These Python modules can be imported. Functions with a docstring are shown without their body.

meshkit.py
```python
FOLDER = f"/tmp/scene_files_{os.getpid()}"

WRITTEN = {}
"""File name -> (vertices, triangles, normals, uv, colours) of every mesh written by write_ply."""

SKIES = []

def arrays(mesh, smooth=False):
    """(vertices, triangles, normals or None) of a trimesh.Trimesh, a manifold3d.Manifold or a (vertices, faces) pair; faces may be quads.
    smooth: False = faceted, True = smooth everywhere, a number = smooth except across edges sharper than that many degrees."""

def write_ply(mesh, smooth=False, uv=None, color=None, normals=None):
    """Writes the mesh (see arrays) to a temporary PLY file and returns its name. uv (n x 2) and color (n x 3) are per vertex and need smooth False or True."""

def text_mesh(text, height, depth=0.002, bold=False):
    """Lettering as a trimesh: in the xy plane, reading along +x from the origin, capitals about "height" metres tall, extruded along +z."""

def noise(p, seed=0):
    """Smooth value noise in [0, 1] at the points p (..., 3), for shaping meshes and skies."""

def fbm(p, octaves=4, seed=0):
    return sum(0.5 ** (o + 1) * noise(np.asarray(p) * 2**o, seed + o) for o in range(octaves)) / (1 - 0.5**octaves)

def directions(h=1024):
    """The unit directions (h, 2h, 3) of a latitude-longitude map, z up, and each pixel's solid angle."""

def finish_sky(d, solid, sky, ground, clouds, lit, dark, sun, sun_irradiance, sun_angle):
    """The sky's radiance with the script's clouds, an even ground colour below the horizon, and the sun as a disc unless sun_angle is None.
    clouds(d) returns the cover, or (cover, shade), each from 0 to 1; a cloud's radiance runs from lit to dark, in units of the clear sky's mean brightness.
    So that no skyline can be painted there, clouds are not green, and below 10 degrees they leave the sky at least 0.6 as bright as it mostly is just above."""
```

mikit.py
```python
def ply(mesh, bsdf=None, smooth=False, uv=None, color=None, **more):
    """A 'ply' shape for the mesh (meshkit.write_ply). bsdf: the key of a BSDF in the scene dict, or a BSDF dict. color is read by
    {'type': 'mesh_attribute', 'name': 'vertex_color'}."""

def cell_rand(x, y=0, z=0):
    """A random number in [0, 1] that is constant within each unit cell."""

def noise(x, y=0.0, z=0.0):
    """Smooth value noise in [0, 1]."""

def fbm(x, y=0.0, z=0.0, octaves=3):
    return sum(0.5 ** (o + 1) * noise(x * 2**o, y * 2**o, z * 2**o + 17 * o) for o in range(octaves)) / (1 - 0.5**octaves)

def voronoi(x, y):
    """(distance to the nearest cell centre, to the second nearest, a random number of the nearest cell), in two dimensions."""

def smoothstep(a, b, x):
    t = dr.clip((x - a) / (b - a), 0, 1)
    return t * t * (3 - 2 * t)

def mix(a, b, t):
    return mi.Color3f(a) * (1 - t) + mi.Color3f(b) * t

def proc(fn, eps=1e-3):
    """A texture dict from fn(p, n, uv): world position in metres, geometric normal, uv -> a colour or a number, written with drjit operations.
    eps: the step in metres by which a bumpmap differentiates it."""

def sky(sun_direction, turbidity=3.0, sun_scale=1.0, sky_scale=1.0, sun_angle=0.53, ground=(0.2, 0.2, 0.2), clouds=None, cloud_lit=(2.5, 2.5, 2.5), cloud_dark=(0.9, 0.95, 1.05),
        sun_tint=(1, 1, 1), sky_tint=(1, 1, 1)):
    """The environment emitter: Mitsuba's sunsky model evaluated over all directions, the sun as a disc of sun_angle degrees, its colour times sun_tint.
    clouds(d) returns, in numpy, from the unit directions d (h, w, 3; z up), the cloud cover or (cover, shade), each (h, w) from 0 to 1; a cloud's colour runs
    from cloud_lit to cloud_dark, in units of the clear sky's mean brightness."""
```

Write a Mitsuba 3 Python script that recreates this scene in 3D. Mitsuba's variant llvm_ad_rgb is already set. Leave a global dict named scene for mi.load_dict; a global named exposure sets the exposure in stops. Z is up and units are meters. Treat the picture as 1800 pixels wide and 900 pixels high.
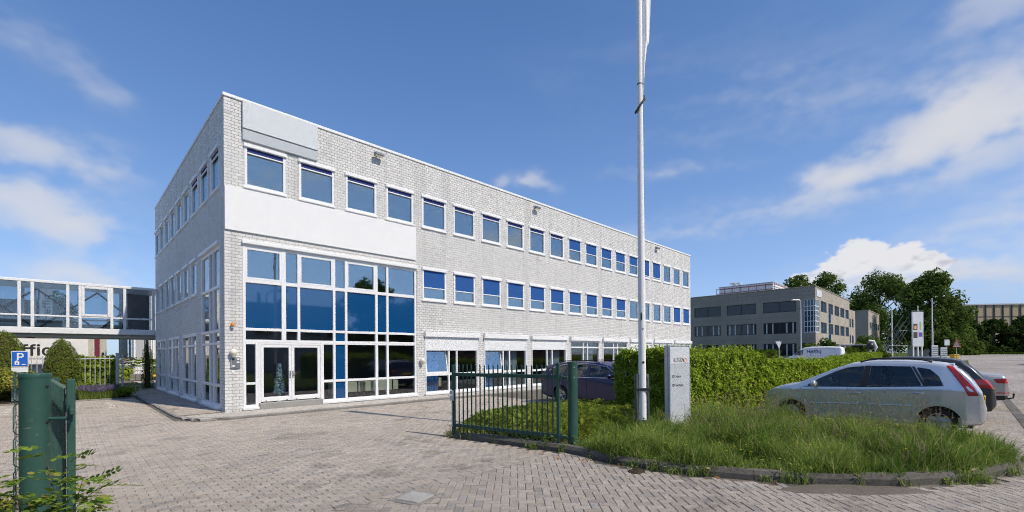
import math, random
import numpy as np, trimesh, manifold3d, shapely, shapely.affinity
import drjit as dr, mitsuba as mi
import mikit, meshkit
from mikit import proc, noise, fbm, cell_rand, smoothstep, mix

T = mi.ScalarTransform4f
scene, labels = {}, {}
R = np.random.default_rng(7)
random.seed(7)

# ---------------------------------------------------------------- camera, sky, exposure
EYE = np.array([-3.50, -16.22, 1.76])
YAW, PITCH, ROLL = math.radians(44.79), math.radians(0.25), math.radians(-0.44)
FWD = np.array([math.sin(YAW) * math.cos(PITCH), math.cos(YAW) * math.cos(PITCH), math.sin(PITCH)])
_r = np.array([math.cos(YAW), -math.sin(YAW), 0.0])
_u = np.cross(_r, FWD)
UP = -math.sin(ROLL) * _r + math.cos(ROLL) * _u
scene['camera'] = {'type': 'perspective', 'fov': 2 * math.degrees(math.atan(900 / 788.9)), 'fov_axis': 'x',
                   'principal_point_offset_y': -0.1888, 'near_clip': 0.05, 'far_clip': 3000.0,
                   'to_world': T().look_at(origin=EYE.tolist(), target=(EYE + FWD).tolist(), up=UP.tolist())}
SUN = (0.24 * math.cos(math.radians(48)), -0.97 * math.cos(math.radians(48)), math.sin(math.radians(48)))


def clouds(d):
    """Fair-weather clouds: a few thin streaks, soft patches and one towering cumulus low in the east."""
    az = np.degrees(np.arctan2(d[..., 0], d[..., 1])) - math.degrees(YAW)
    az = (az + 180) % 360 - 180
    el = np.degrees(np.arcsin(np.clip(d[..., 2], -1, 1)))
    q = d * 1.0
    n1 = meshkit.fbm(q * [9, 9, 16] + 3.1, 5, 1)
    n2 = meshkit.fbm(q * [22, 22, 34] + 7.7, 5, 2)
    n3 = meshkit.fbm(q * [60, 60, 80] + 1.7, 4, 3)
    wx = (meshkit.fbm(q * 16 + 9, 4, 5) - .5) * 7
    wy = (meshkit.fbm(q * 16 + 21, 4, 6) - .5) * 3.6
    flat = np.stack([az * .10 + el * .05, el * .42, az * 0 + 2.0], -1)
    streak = meshkit.fbm(flat + np.stack([wx, wy, wx * 0], -1) * .12, 6, 8)
    puff = meshkit.fbm(np.stack([az * .33, el * .5, az * 0 + 5.0], -1), 6, 12)

    def blob(a, e, ra, re, tilt=0.0, warp=1.0):
        x, y = az + wx * warp - a, el + wy * warp - e
        t = math.radians(tilt)
        x, y = x * math.cos(t) + y * math.sin(t), -x * math.sin(t) + y * math.cos(t)
        return np.exp(-(x / ra) ** 2 - (y / re) ** 2)

    S = lambda v, a, b: np.clip((v - a) / (b - a), 0, 1) ** 2 * (3 - 2 * np.clip((v - a) / (b - a), 0, 1))
    soft = n2 * .6 + n1 * .4
    wisps = [  # azimuth from the view axis, height, radii, tilt, strength, 0 = streaky, 1 = puffy
        (45.5, 20.4, 4.4, 2.5, 12, .88, 1), (41.0, 18.8, 2.6, 1.3, 8, .5, 1), (49.5, 18.5, 4, 2.2, 20, .5, 1), (48.5, 28.8, 3.5, 1.5, 20, .5, 1),
        (36.6, 17.5, 2.9, 1.3, 16, .8, 1), (32.0, 15.7, 5, 1.1, 6, .5, 0), (23, 14.6, 8, 1.4, 3, .42, 0), (20.5, 20.9, 5.0, .6, -3, .6, 0),
        (14, 21.3, 4, .4, 0, .4, 0), (42.5, 15.9, 3.6, .5, -2, .5, 0), (33, 26.5, 7, 2.6, -10, .2, 0), (26, 25.0, 8, 2.0, 0, .18, 0), (40, 24, 7, 1.6, 0, .16, 0), (3.2, 21.1, 2.2, .8, -6, .55, 1), (-1.2, 21.2, 1.0, .8, 0, .4, 1),
        (46.0, 11.4, 5, 1.1, 22, .5, 0), (49, 8, 4, 2.2, 0, .35, 0), (17, 31, 12, 4, 0, .07, 0), (42, 16.5, 9, 3.0, 10, .14, 0),
        (-46.2, 17.8, 3.6, 1.3, -4, .62, 1), (-47.5, 13.4, 3.8, 1.9, -12, .72, 1), (-43.4, 11.6, 2.4, 1.3, 0, .6, 1), (-43.2, 7.4, 2.8, 1.3, 0, .62, 1), (-47.5, 26.3, 2.2, 1.5, -30, .26, 0),
        (-43.8, 24.5, 2.4, .9, -35, .26, 0), (-41.6, 23.4, 1.4, .8, 0, .22, 0), (-46, 6, 6, 2.2, 0, .42, 0),
        (47.5, 4.6, 8, 2.6, 0, .62, 0), (41, 4.8, 7, 2.0, 0, .5, 0), (40, 6.2, 8, 2.2, 6, .75, 0), (45, 7.2, 6, 2.0, 12, .6, 0)]
    c = np.zeros(az.shape)
    for a, e, ra, re, tilt, k, kind in wisps:
        b = blob(a, e, ra * 1.08, re * 1.1, tilt, .8)
        d_ = puff * .55 + n3 * .2 + n2 * .25 if kind else streak * .75 + n3 * .25
        v = k * np.clip(b, 0, 1) ** (.55 if kind else .8) * (S(d_ + b * .40, .42, .80) if kind else .10 + 1.0 * S(d_, .36, .78))
        c = 1 - (1 - c) * (1 - np.clip(v, 0, .97))
    # the rest of the sky, where the camera does not look: scattered patches of the same kind
    away = np.clip((np.abs(az) - 58) / 20, 0, 1)
    c = np.maximum(c, away * .75 * S(n1 * .7 + n2 * .3, .5, .75) * S(el, 2, 12))
    # towering cumulus: lumpy outline
    cum = np.full(az.shape, -1.0)
    for a, e, r in [(38.3, 9.2, 2.0), (41.2, 8.8, 1.7), (43.0, 8.0, 1.4), (35.6, 8.0, 1.9), (33.4, 7.3, 1.4), (38.5, 7.0, 3.0), (41.5, 6.5, 2.6), (36.5, 6.2, 2.6)]:
        x, y = (az - a + wx * .18) * .8, el - e + wy * .25
        cum = np.maximum(cum, 1 - np.sqrt(x * x + y * y) / r)
    cum = cum + (n3 - .5) * .95 + (n2 - .5) * .4
    k = S(cum, .0, .20) * (.35 + .65 * S(el + (n2 - .5) * 5, 5.6, 8.2)) * S(el, 2, 5)
    shade = S(8.2 - el + (n3 - .5) * 11 + (n2 - .5) * 5, 0, 3.4) * k
    cover = np.maximum(c, k * .93)
    sh = np.where(k * .93 >= c, shade * .75, .25 + .6 * S(8 - el, 0, 5) * (az > 0))
    haze = .30 * np.exp(-el / 9.0)
    cover = 1 - (1 - cover) * (1 - haze)
    return cover, np.clip(sh, 0, 1)


scene['sky'] = mikit.sky(SUN, turbidity=3, clouds=clouds, cloud_lit=(2.35, 2.32, 2.34), cloud_dark=(1.25, 1.3, 1.45), sky_scale=1.22, sky_tint=(.84, .97, 1.14), sun_tint=(.925, 1.0, 1.11))
exposure = 1.63


# ---------------------------------------------------------------- helpers
def key_of(name, parent=None):
    base = f'{parent}__{name}' if parent else name
    k, i = base, 1
    while k in scene or k in labels or k in USED:
        k = f'{base}_{i:03d}'
        i += 1
    USED.add(k)
    return k


USED = set()


def thing(name, label, cat, group=None):
    k = key_of(name)
    labels[k] = {'label': label, 'category': cat}
    if group:
        labels[k]['group'] = group
    return k


def tag(k, label, cat=None, group=None, kind=None):
    d = labels.setdefault(k, {})
    d['label'] = label
    if cat:
        d['category'] = cat
    if group:
        d['group'] = group
    if kind:
        d['kind'] = kind
    return k


def put(name, mesh, bsdf, parent=None, smooth=False, uv=None, kind=None, label=None, color=None):
    if len(mesh[1] if isinstance(mesh, tuple) else mesh.faces) == 0:
        print('empty', parent, name)
        return None
    k = key_of(name, parent)
    scene[k] = mikit.ply(mesh, bsdf, smooth=smooth, uv=uv, color=color)
    if kind:
        labels.setdefault(k, {})['kind'] = kind
    if label:
        labels.setdefault(k, {})['label'] = label
    return k


def reput(name, src, to_world, parent=None):
    k = key_of(name, parent)
    scene[k] = {**scene[src], 'to_world': to_world}
    return k


_BF = np.array([[0, 2, 1], [1, 2, 3], [4, 5, 6], [5, 7, 6], [0, 1, 4], [1, 5, 4], [2, 6, 3], [3, 6, 7], [0, 4, 2], [2, 4, 6], [1, 3, 5], [3, 7, 5]])


def boxes(mn, mx):
    """(vertices, faces) of many boxes."""
    mn, mx = np.atleast_2d(np.asarray(mn, float)), np.atleast_2d(np.asarray(mx, float))
    sel = np.array([[i & 1, (i >> 1) & 1, (i >> 2) & 1] for i in range(8)])
    v = mn[:, None] * (1 - sel) + mx[:, None] * sel
    f = _BF[None] + (np.arange(len(mn)) * 8)[:, None, None]
    return v.reshape(-1, 3), f.reshape(-1, 3)


def join(*ms):
    vs, fs, n = [], [], 0
    for m in ms:
        if hasattr(m, 'to_mesh'):
            q = m.to_mesh(); v, f = np.array(q.vert_properties[:, :3], float), np.array(q.tri_verts)
        elif isinstance(m, (tuple, list)):
            v, f = np.asarray(m[0], float), np.asarray(m[1])
        else:
            v, f = np.asarray(m.vertices), np.asarray(m.faces)
        vs.append(v); fs.append(f + n); n += len(v)
    return np.vstack(vs), np.vstack(fs)


def box(x0, x1, y0, y1, z0, z1):
    return boxes([[x0, y0, z0]], [[x1, y1, z1]])


def bbox(x0, x1, y0, y1, z0, z1, b=.01):
    """A box with chamfered edges."""
    x0, x1, y0, y1, z0, z1 = min(x0, x1), max(x0, x1), min(y0, y1), max(y0, y1), min(z0, z1), max(z0, z1)
    b = min(b, (x1 - x0) / 3, (y1 - y0) / 3, (z1 - z0) / 3)
    p = []
    for i in range(3):
        lo, hi = [x0 + b, y0 + b, z0 + b], [x1 - b, y1 - b, z1 - b]
        lo[i], hi[i] = (x0, y0, z0)[i], (x1, y1, z1)[i]
        p += [[(lo, hi)[k & 1][0], (lo, hi)[(k >> 1) & 1][1], (lo, hi)[(k >> 2) & 1][2]] for k in range(8)]
    h = trimesh.convex.convex_hull(np.array(p))
    return np.array(h.vertices), np.array(h.faces)


def xform(m, a=0.0, loc=(0, 0, 0), s=1.0, mat=None):
    v, f = (np.asarray(m[0]), np.asarray(m[1])) if isinstance(m, (tuple, list)) else join(m)
    if mat is not None:
        v = v @ np.asarray(mat).T
    c, q = math.cos(a), math.sin(a)
    v = (v * s) @ np.array([[c, q, 0], [-q, c, 0], [0, 0, 1]]) + np.asarray(loc)
    return v, f


def tube(pts, rad, sides=8, caps=True):
    p = np.asarray(pts, float)
    rad = np.broadcast_to(np.asarray(rad, float), (len(p),))
    t = np.gradient(p, axis=0)
    t /= np.linalg.norm(t, axis=1, keepdims=True) + 1e-12
    ref = np.array([0, 0, 1.0]) if abs(t[:, 2]).mean() < .8 else np.array([1.0, 0, 0])
    a = np.cross(t, ref); a /= np.linalg.norm(a, axis=1, keepdims=True) + 1e-12
    b = np.cross(t, a)
    an = np.arange(sides) * 2 * np.pi / sides
    v = (p[:, None] + rad[:, None, None] * (np.cos(an)[None, :, None] * a[:, None] + np.sin(an)[None, :, None] * b[:, None])).reshape(-1, 3)
    f = []
    for i in range(len(p) - 1):
        for j in range(sides):
            q = (j + 1) % sides
            f += [[i * sides + j, i * sides + q, (i + 1) * sides + q], [i * sides + j, (i + 1) * sides + q, (i + 1) * sides + j]]
    f = np.array(f)
    if caps:
        n = len(v)
        v = np.vstack([v, p[0], p[-1]])
        e = [[n, (j + 1) % sides, j] for j in range(sides)] + [[n + 1, (len(p) - 1) * sides + j, (len(p) - 1) * sides + (j + 1) % sides] for j in range(sides)]
        f = np.vstack([f, e])
    return v, f[:, ::-1]


def cyl(x, y, z0, z1, r0, r1=None, sides=24, bev=0.0):
    r1 = r0 if r1 is None else r1
    if bev:
        return tube([(x, y, z0), (x, y, z0 + 1e-4), (x, y, z1 - bev), (x, y, z1 - bev * .3), (x, y, z1)], [r0, r0, r1, r1 - bev * .3, r1 - bev], sides)
    return tube([(x, y, z0), (x, y, z1)], [r0, r1], sides)


def prism(poly, h0, h1, axis='z'):
    """Extrude a 2-D polygon (list or shapely) from h0 to h1 along the axis; for 'y' the polygon is (x, z), for 'x' it is (y, z)."""
    pg = poly if hasattr(poly, 'exterior') else shapely.Polygon(poly)
    m = trimesh.creation.extrude_polygon(pg, h1 - h0, engine='earcut')
    v, f = np.array(m.vertices), np.array(m.faces)
    v[:, 2] += h0
    if axis == 'y':
        v = np.stack([v[:, 0], v[:, 2], v[:, 1]], 1); f = f[:, ::-1]
    if axis == 'x':
        v = np.stack([v[:, 2], v[:, 0], v[:, 1]], 1)
    return v, f


def quads(c, a, b, fold=None):
    """Leaf-like diamonds: centres c, half-axes a (length) and b (width); fold lifts the two side corners along a third vector."""
    n = len(c)
    side = 0 if fold is None else fold
    v = np.stack([c - a, c + b + side, c + a, c - b + side], 1).reshape(-1, 3)
    i = np.arange(n)[:, None] * 4
    f = np.hstack([i, i + 1, i + 2, i, i + 2, i + 3]).reshape(-1, 3)
    return v, f


def unit(v):
    return v / (np.linalg.norm(v, axis=-1, keepdims=True) + 1e-12)


def man(m):
    v, f = join(m) if not (isinstance(m, tuple)) else m
    t = trimesh.Trimesh(v, f, process=False); t.merge_vertices()
    mm = manifold3d.Manifold(manifold3d.Mesh(np.asarray(t.vertices, np.float32), np.asarray(t.faces, np.uint32)))
    return mm


# ---------------------------------------------------------------- materials
def pr(rgb, rough=.5, spec=.5, metallic=0.0, **k):
    c = rgb if isinstance(rgb, dict) else {'type': 'rgb', 'value': list(rgb)}
    return {'type': 'twosided', 'b': {'type': 'principled', 'base_color': c, 'roughness': rough, 'specular': spec, 'metallic': metallic, **k}}


def diff(rgb):
    c = rgb if isinstance(rgb, dict) else {'type': 'rgb', 'value': list(rgb)}
    return {'type': 'twosided', 'b': {'type': 'diffuse', 'reflectance': c}}


def leaf(rgb, trans=.7, rough=.4, spec=.5):
    """uv.x: a random number per leaf, uv.y: another"""
    return {'type': 'principledthin', 'base_color': rgb if isinstance(rgb, dict) else {'type': 'rgb', 'value': list(rgb)}, 'roughness': rough, 'spec_trans': 0.0, 'diff_trans': trans, 'eta': 1.45}


def tone(lo, hi, third=None, part=.9):
    """A colour per piece: between lo and hi by uv.x, at times a third one by uv.y."""
    def fn(p, n, uv):
        c = mix(lo, hi, uv.x)
        if third is not None:
            c = mix(c, mi.Color3f(third), dr.select(uv.y > part, .75, 0.0))
        return c
    return proc(fn)


def brick_fn(p, n, uv):
    g = fbm(p.x * 31, p.y * 31, p.z * 31, 3)
    s = smoothstep(.52, .74, fbm(p.x * 4.3 + p.y * 4.3, p.z * .22, 5.0, 4))
    b = mix((.60, .60, .595), (.675, .675, .67), uv.x)
    b = dr.select(uv.y > .95, b * .88, b)
    return b * (.92 + .16 * g) * (1 - .11 * s)


def paver_fn(p, n, uv):
    g = noise(p.x * 140, p.y * 140, p.z * 140)
    l = fbm(p.x * .55, p.y * .55, 2.0, 4)
    st = smoothstep(.66, .74, fbm(p.x * 1.7 + 40, p.y * 1.7, 9.0, 4))
    b = mix((.243, .216, .190), (.315, .284, .254), uv.x)
    b = dr.select(uv.y > .94, b * mi.Color3f(.82, .86, .92), b)
    return b * (.72 + .56 * g) * (.86 + .28 * l) * (1 - .22 * st)


def speck(a, b, f=60, big=1.5, amt=.5):
    def fn(p, n, uv):
        g = noise(p.x * f, p.y * f, p.z * f)
        l = fbm(p.x * big, p.y * big, p.z * big, 4)
        return mix(a, b, dr.clip(g * amt + l * (1 - amt) * 1.6 - .3 * (1 - amt), 0, 1))
    return proc(fn)


def asphalt_fn(p, n, uv):
    """the far parking area, where the pavers can no longer be told apart"""
    ry = dr.floor(p.y / .105)
    c = cell_rand(p.x / .21 + .5 * (ry - 2 * dr.floor(ry * .5)), ry, 3.0)
    l = fbm(p.x * .22, p.y * .35, 4.0, 4)
    o = smoothstep(.6, .72, fbm(p.x * .5 + 11, p.y * .5, 1.0, 4))
    return mix((.20, .18, .165), (.30, .275, .255), c) * (.75 + .5 * l) * (1 - .2 * o)


def concrete_fn(p, n, uv):
    g = noise(p.x * 18, p.y * 18, p.z * 18)
    l = fbm(p.x * .6, p.y * .6, p.z * .25, 4)
    return mix((.24, .215, .185), (.40, .36, .31), dr.clip(g * .45 + l * .75 - .1, 0, 1))


def green_fn(p, n, uv):
    """weathered green paint: chalky blotches and pale scuffs"""
    l = fbm(p.x * 7, p.y * 7, p.z * 5, 4)
    sc = smoothstep(.70, .76, fbm(p.x * 16 + 3, p.y * 16, p.z * 30, 3)) * smoothstep(.5, .62, fbm(p.x * 3, p.y * 3, p.z * 3 + 8, 2))
    c = mix((.016, .066, .050), (.042, .100, .083), l)
    return mix(c, (.16, .20, .18), sc * .6)


def roof_fn(p, n, uv):
    return mix((.3, .3, .3), (.4, .4, .4), fbm(p.x, p.y, p.z, 3))


MATS = {
    'brick': pr(proc(brick_fn), .85, .2), 'mortar': diff((.25, .25, .25)),
    'white': pr((.74, .75, .77), .35, .4), 'alu_white': pr((.74, .76, .79), .3, .5), 'band': diff((.77, .78, .80)),
    'panel_grey': diff((.60, .635, .68)), 'panel_grey_dark': diff((.47, .51, .55)),
    'glass': {'type': 'thindielectric', 'int_ior': 1.85, 'specular_transmittance': {'type': 'rgb', 'value': [.66, .74, .78]}},
    'glass_high': {'type': 'thindielectric', 'int_ior': 3.0, 'specular_reflectance': {'type': 'rgb', 'value': [.78, .92, 1.0]}, 'specular_transmittance': {'type': 'rgb', 'value': [.45, .6, .75]}},
    'glass_bridge': {'type': 'thindielectric', 'int_ior': 1.6, 'specular_transmittance': {'type': 'rgb', 'value': [.50, .60, .68]}},
    'glass_car': {'type': 'thindielectric', 'int_ior': 1.4, 'specular_transmittance': {'type': 'rgb', 'value': [.5, .54, .54]}},
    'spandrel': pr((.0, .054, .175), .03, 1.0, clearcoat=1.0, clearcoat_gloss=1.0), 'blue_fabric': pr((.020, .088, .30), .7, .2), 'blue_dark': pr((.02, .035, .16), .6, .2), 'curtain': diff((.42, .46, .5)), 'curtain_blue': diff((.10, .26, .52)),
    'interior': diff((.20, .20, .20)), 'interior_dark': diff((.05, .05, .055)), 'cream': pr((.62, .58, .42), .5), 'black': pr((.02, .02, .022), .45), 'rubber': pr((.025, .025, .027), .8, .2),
    'paver': pr(proc(paver_fn), .9, .2), 'sand': diff(speck((.10, .09, .075), (.20, .185, .16), 50)), 'tile': pr(speck((.26, .245, .225), (.37, .35, .32), 70, 1.2), .9, .2),
    'kerb': pr(speck((.12, .115, .11), (.30, .285, .265), 45, 2.2), .9, .2), 'kerb_dark': pr(speck((.045, .043, .04), (.17, .16, .145), 45, 2.6), .9, .2), 'parking': pr(proc(asphalt_fn), .9, .2), 'slab': pr(speck((.22, .22, .21), (.36, .35, .33), 40), .85, .2),
    'soil': diff(speck((.035, .028, .02), (.09, .075, .055), 30)), 'lawn': diff(speck((.05, .075, .02), (.11, .14, .04), 20, .4)),
    'green_steel': pr(proc(green_fn), .45, .4), 'galv': pr((.50, .52, .55), .5, .5, .2), 'galv_dark': pr((.20, .22, .24), .5, .5, .5), 'pole_white': diff((.83, .83, .84)), 'flag': diff((.84, .84, .86)),
    'sign_silver': diff((.53, .56, .60)), 'sign_white': diff((.66, .69, .74)), 'ink': pr((.02, .02, .025), .5), 'orange': pr((.85, .36, .16), .5), 'orange_lamp': pr((.75, .25, .03), .2), 'sign_blue': pr((.015, .11, .50), .35), 'lamp_glass': pr((.72, .68, .58), .25), 'brown_rope': pr((.09, .075, .05), .9),
    'concrete': pr(proc(concrete_fn), .9, .2), 'roof': diff(proc(roof_fn)), 'dark_glass': pr((.015, .02, .028), .04, .6), 'dark_glass_blue': pr((.03, .06, .11), .04, .7), 'dark_frame': pr((.03, .035, .045), .4), 'cladding_dark': pr((.055, .06, .068), .5), 'cladding_white': pr((.70, .71, .71), .5), 'cladding_grey': pr((.38, .39, .40), .5), 'cladding_cream': pr((.5, .48, .42), .6), 'maroon': pr((.17, .02, .05), .5), 'cladding_tan': pr((.36, .29, .19), .7), 'red_brick': pr((.22, .09, .06), .8),
    'hedge_leaf': leaf(tone((.075, .155, .012), (.36, .47, .05), (.52, .52, .16), .92), .65, .3), 'hedge_leaf_dark': leaf(tone((.03, .065, .008), (.10, .16, .02)), .5, .35), 'twig': diff((.06, .045, .028)),
    'grass_leaf': leaf(tone((.09, .175, .025), (.29, .39, .085), (.58, .51, .26), .88), .9, .4), 'seed': leaf((.30, .23, .15), .4, .7), 'yellow_petal': leaf((.75, .58, .02), .5, .6),
    'tree_leaf': leaf(tone((.055, .10, .02), (.155, .225, .055)), .9, .45), 'tree_leaf_dark': leaf(tone((.028, .05, .014), (.075, .115, .03)), .7, .5), 'bark': diff(speck((.05, .042, .034), (.13, .11, .09), 20)),
    'topiary_leaf': leaf(tone((.07, .115, .018), (.23, .30, .055), (.20, .17, .05), .96), .55, .5), 'golden_leaf': leaf(tone((.16, .19, .02), (.46, .46, .12), (.05, .09, .015)), .5, .4), 'cover_leaf': leaf(tone((.10, .17, .018), (.38, .43, .08), (.16, .12, .03), .95), .6, .4), 'lavender': leaf(tone((.09, .08, .14), (.19, .17, .26)), .4, .7), 'robinia_leaf': leaf(tone((.08, .16, .02), (.24, .33, .06), (.34, .27, .08)), .7, .42), 'moss': leaf(tone((.10, .14, .015), (.30, .32, .04)), .5, .5), 'dry_leaf': leaf(tone((.30, .10, .03), (.5, .2, .08)), .3, .6),
    'car_silver': pr((.66, .685, .72), .22, .5, .6, clearcoat=1.0, clearcoat_gloss=.97), 'car_silver_warm': pr((.50, .48, .46), .32, .5, .7, clearcoat=.8, clearcoat_gloss=.95), 'car_blue': pr((.012, .016, .075), .3, .5, .35, clearcoat=1.0, clearcoat_gloss=.97), 'car_dark': pr((.03, .035, .042), .3, .5, .4, clearcoat=1.0, clearcoat_gloss=.97), 'car_white': pr((.74, .75, .77), .3, .5, 0.0, clearcoat=.8, clearcoat_gloss=.95), 'car_brown': pr((.05, .04, .038), .3, .5, .3, clearcoat=.8, clearcoat_gloss=.95),
    'tail_red': pr((.42, .008, .012), .08, .6, 0.0, clearcoat=1.0), 'lamp_clear': pr((.62, .64, .66), .1, .6, .3), 'chrome': pr((.75, .76, .78), .12, .5, 1.0), 'rim': pr((.42, .43, .45), .3, .5, .9), 'seat_cloth': diff((.035, .036, .042)), 'plate_yellow': pr((.75, .52, .02), .5), 'yellow_paint': pr((.80, .47, .02), .4),
    'paint_white': diff((.62, .61, .58)), 'red_paint': pr((.5, .02, .02), .4), 'photo_dark': pr((.10, .07, .05), .4), 'violet': pr((.14, .10, .42), .4), 'lime': pr((.35, .5, .1), .4), 'wood': diff((.30, .22, .14)),
}
for _k, _m in MATS.items():
    scene[_k + '_look'] = {**_m}


def M(n):
    return n + '_look'
# ---------------------------------------------------------------- the office building
LX, LY, HT = 33.86, 15.3, 10.0
office = thing('office_building', 'long three-storey white brick office with blue glazed entrance corner and rows of square windows', 'building')


def on(side, u0, u1, w0, w1, z0, z1, b=None):
    """A box on the front ('F': u along x, w outwards to -y) or the left wall ('L': u along y, w outwards to -x)."""
    f = (lambda *a: bbox(*a, b)) if b else box
    return f(u0, u1, -w1, -w0, z0, z1) if side == 'F' else f(-w1, -w0, u0, u1, z0, z1)


PITCH_W = 1.673
F2 = [(.56 + PITCH_W * k, .56 + PITCH_W * k + 1.25, 7.2, 8.6) for k in range(20)]
F1 = [(.56 + PITCH_W * k, .56 + PITCH_W * k + 1.25, 4.1, 5.5) for k in range(4, 20)]
FG = [(7.36 + 2 * PITCH_W * j, 7.36 + 2 * PITCH_W * j + 2.95, .1, 2.8) for j in range(8)]
FC = [(.5, 6.96, 0.0, 5.5)]
L2 = [(.56 + 1.67 * k, .56 + 1.67 * k + 1.2, 7.2, 8.6) for k in range(9)]
L1 = [(4.15 + 1.62 * k, 4.15 + 1.62 * k + 1.12, 4.1, 5.5) for k in range(7)]
LG = [(4.3 + 3.72 * j, 4.3 + 3.72 * j + 2.85, .1, 2.7) for j in range(3)]
LC = [(.58, 3.36, .1, 5.5)]


def brick_courses(L, holes, first, far=None):
    """Bricks (u0, u1, z0, z1) in running bond round the holes; first: on which courses (0 or 1) the corner brick starts at u = 0."""
    out = []
    for i in range(100):
        z0, z1 = .1 * i + .006, .1 * i + .094
        zm = .5 * (z0 + z1)
        hs = sorted((h[0], h[1]) for h in holes if h[2] < zm < h[3])
        spans, u = [], 0.0
        for a, b in hs:
            if a > u:
                spans.append((u, a))
            u = max(u, b)
        spans.append((u, L))
        own = (i % 2) == first
        off = 0.0 if own else .1
        for a, b in spans:
            k = math.floor((a - off) / .2)
            while True:
                s, e = off + .2 * k, off + .2 * (k + 1)
                k += 1
                if s >= b - 1e-6:
                    break
                s, e = max(s, a), min(e, b)
                if a == 0.0 and not own and e <= .1001:
                    continue        # here the other wall's corner brick shows its end
                if e - s > .03:
                    out.append((s + (.006 if s > 0 else 0), e - .006, z0, z1))
    return np.array(out)


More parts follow.
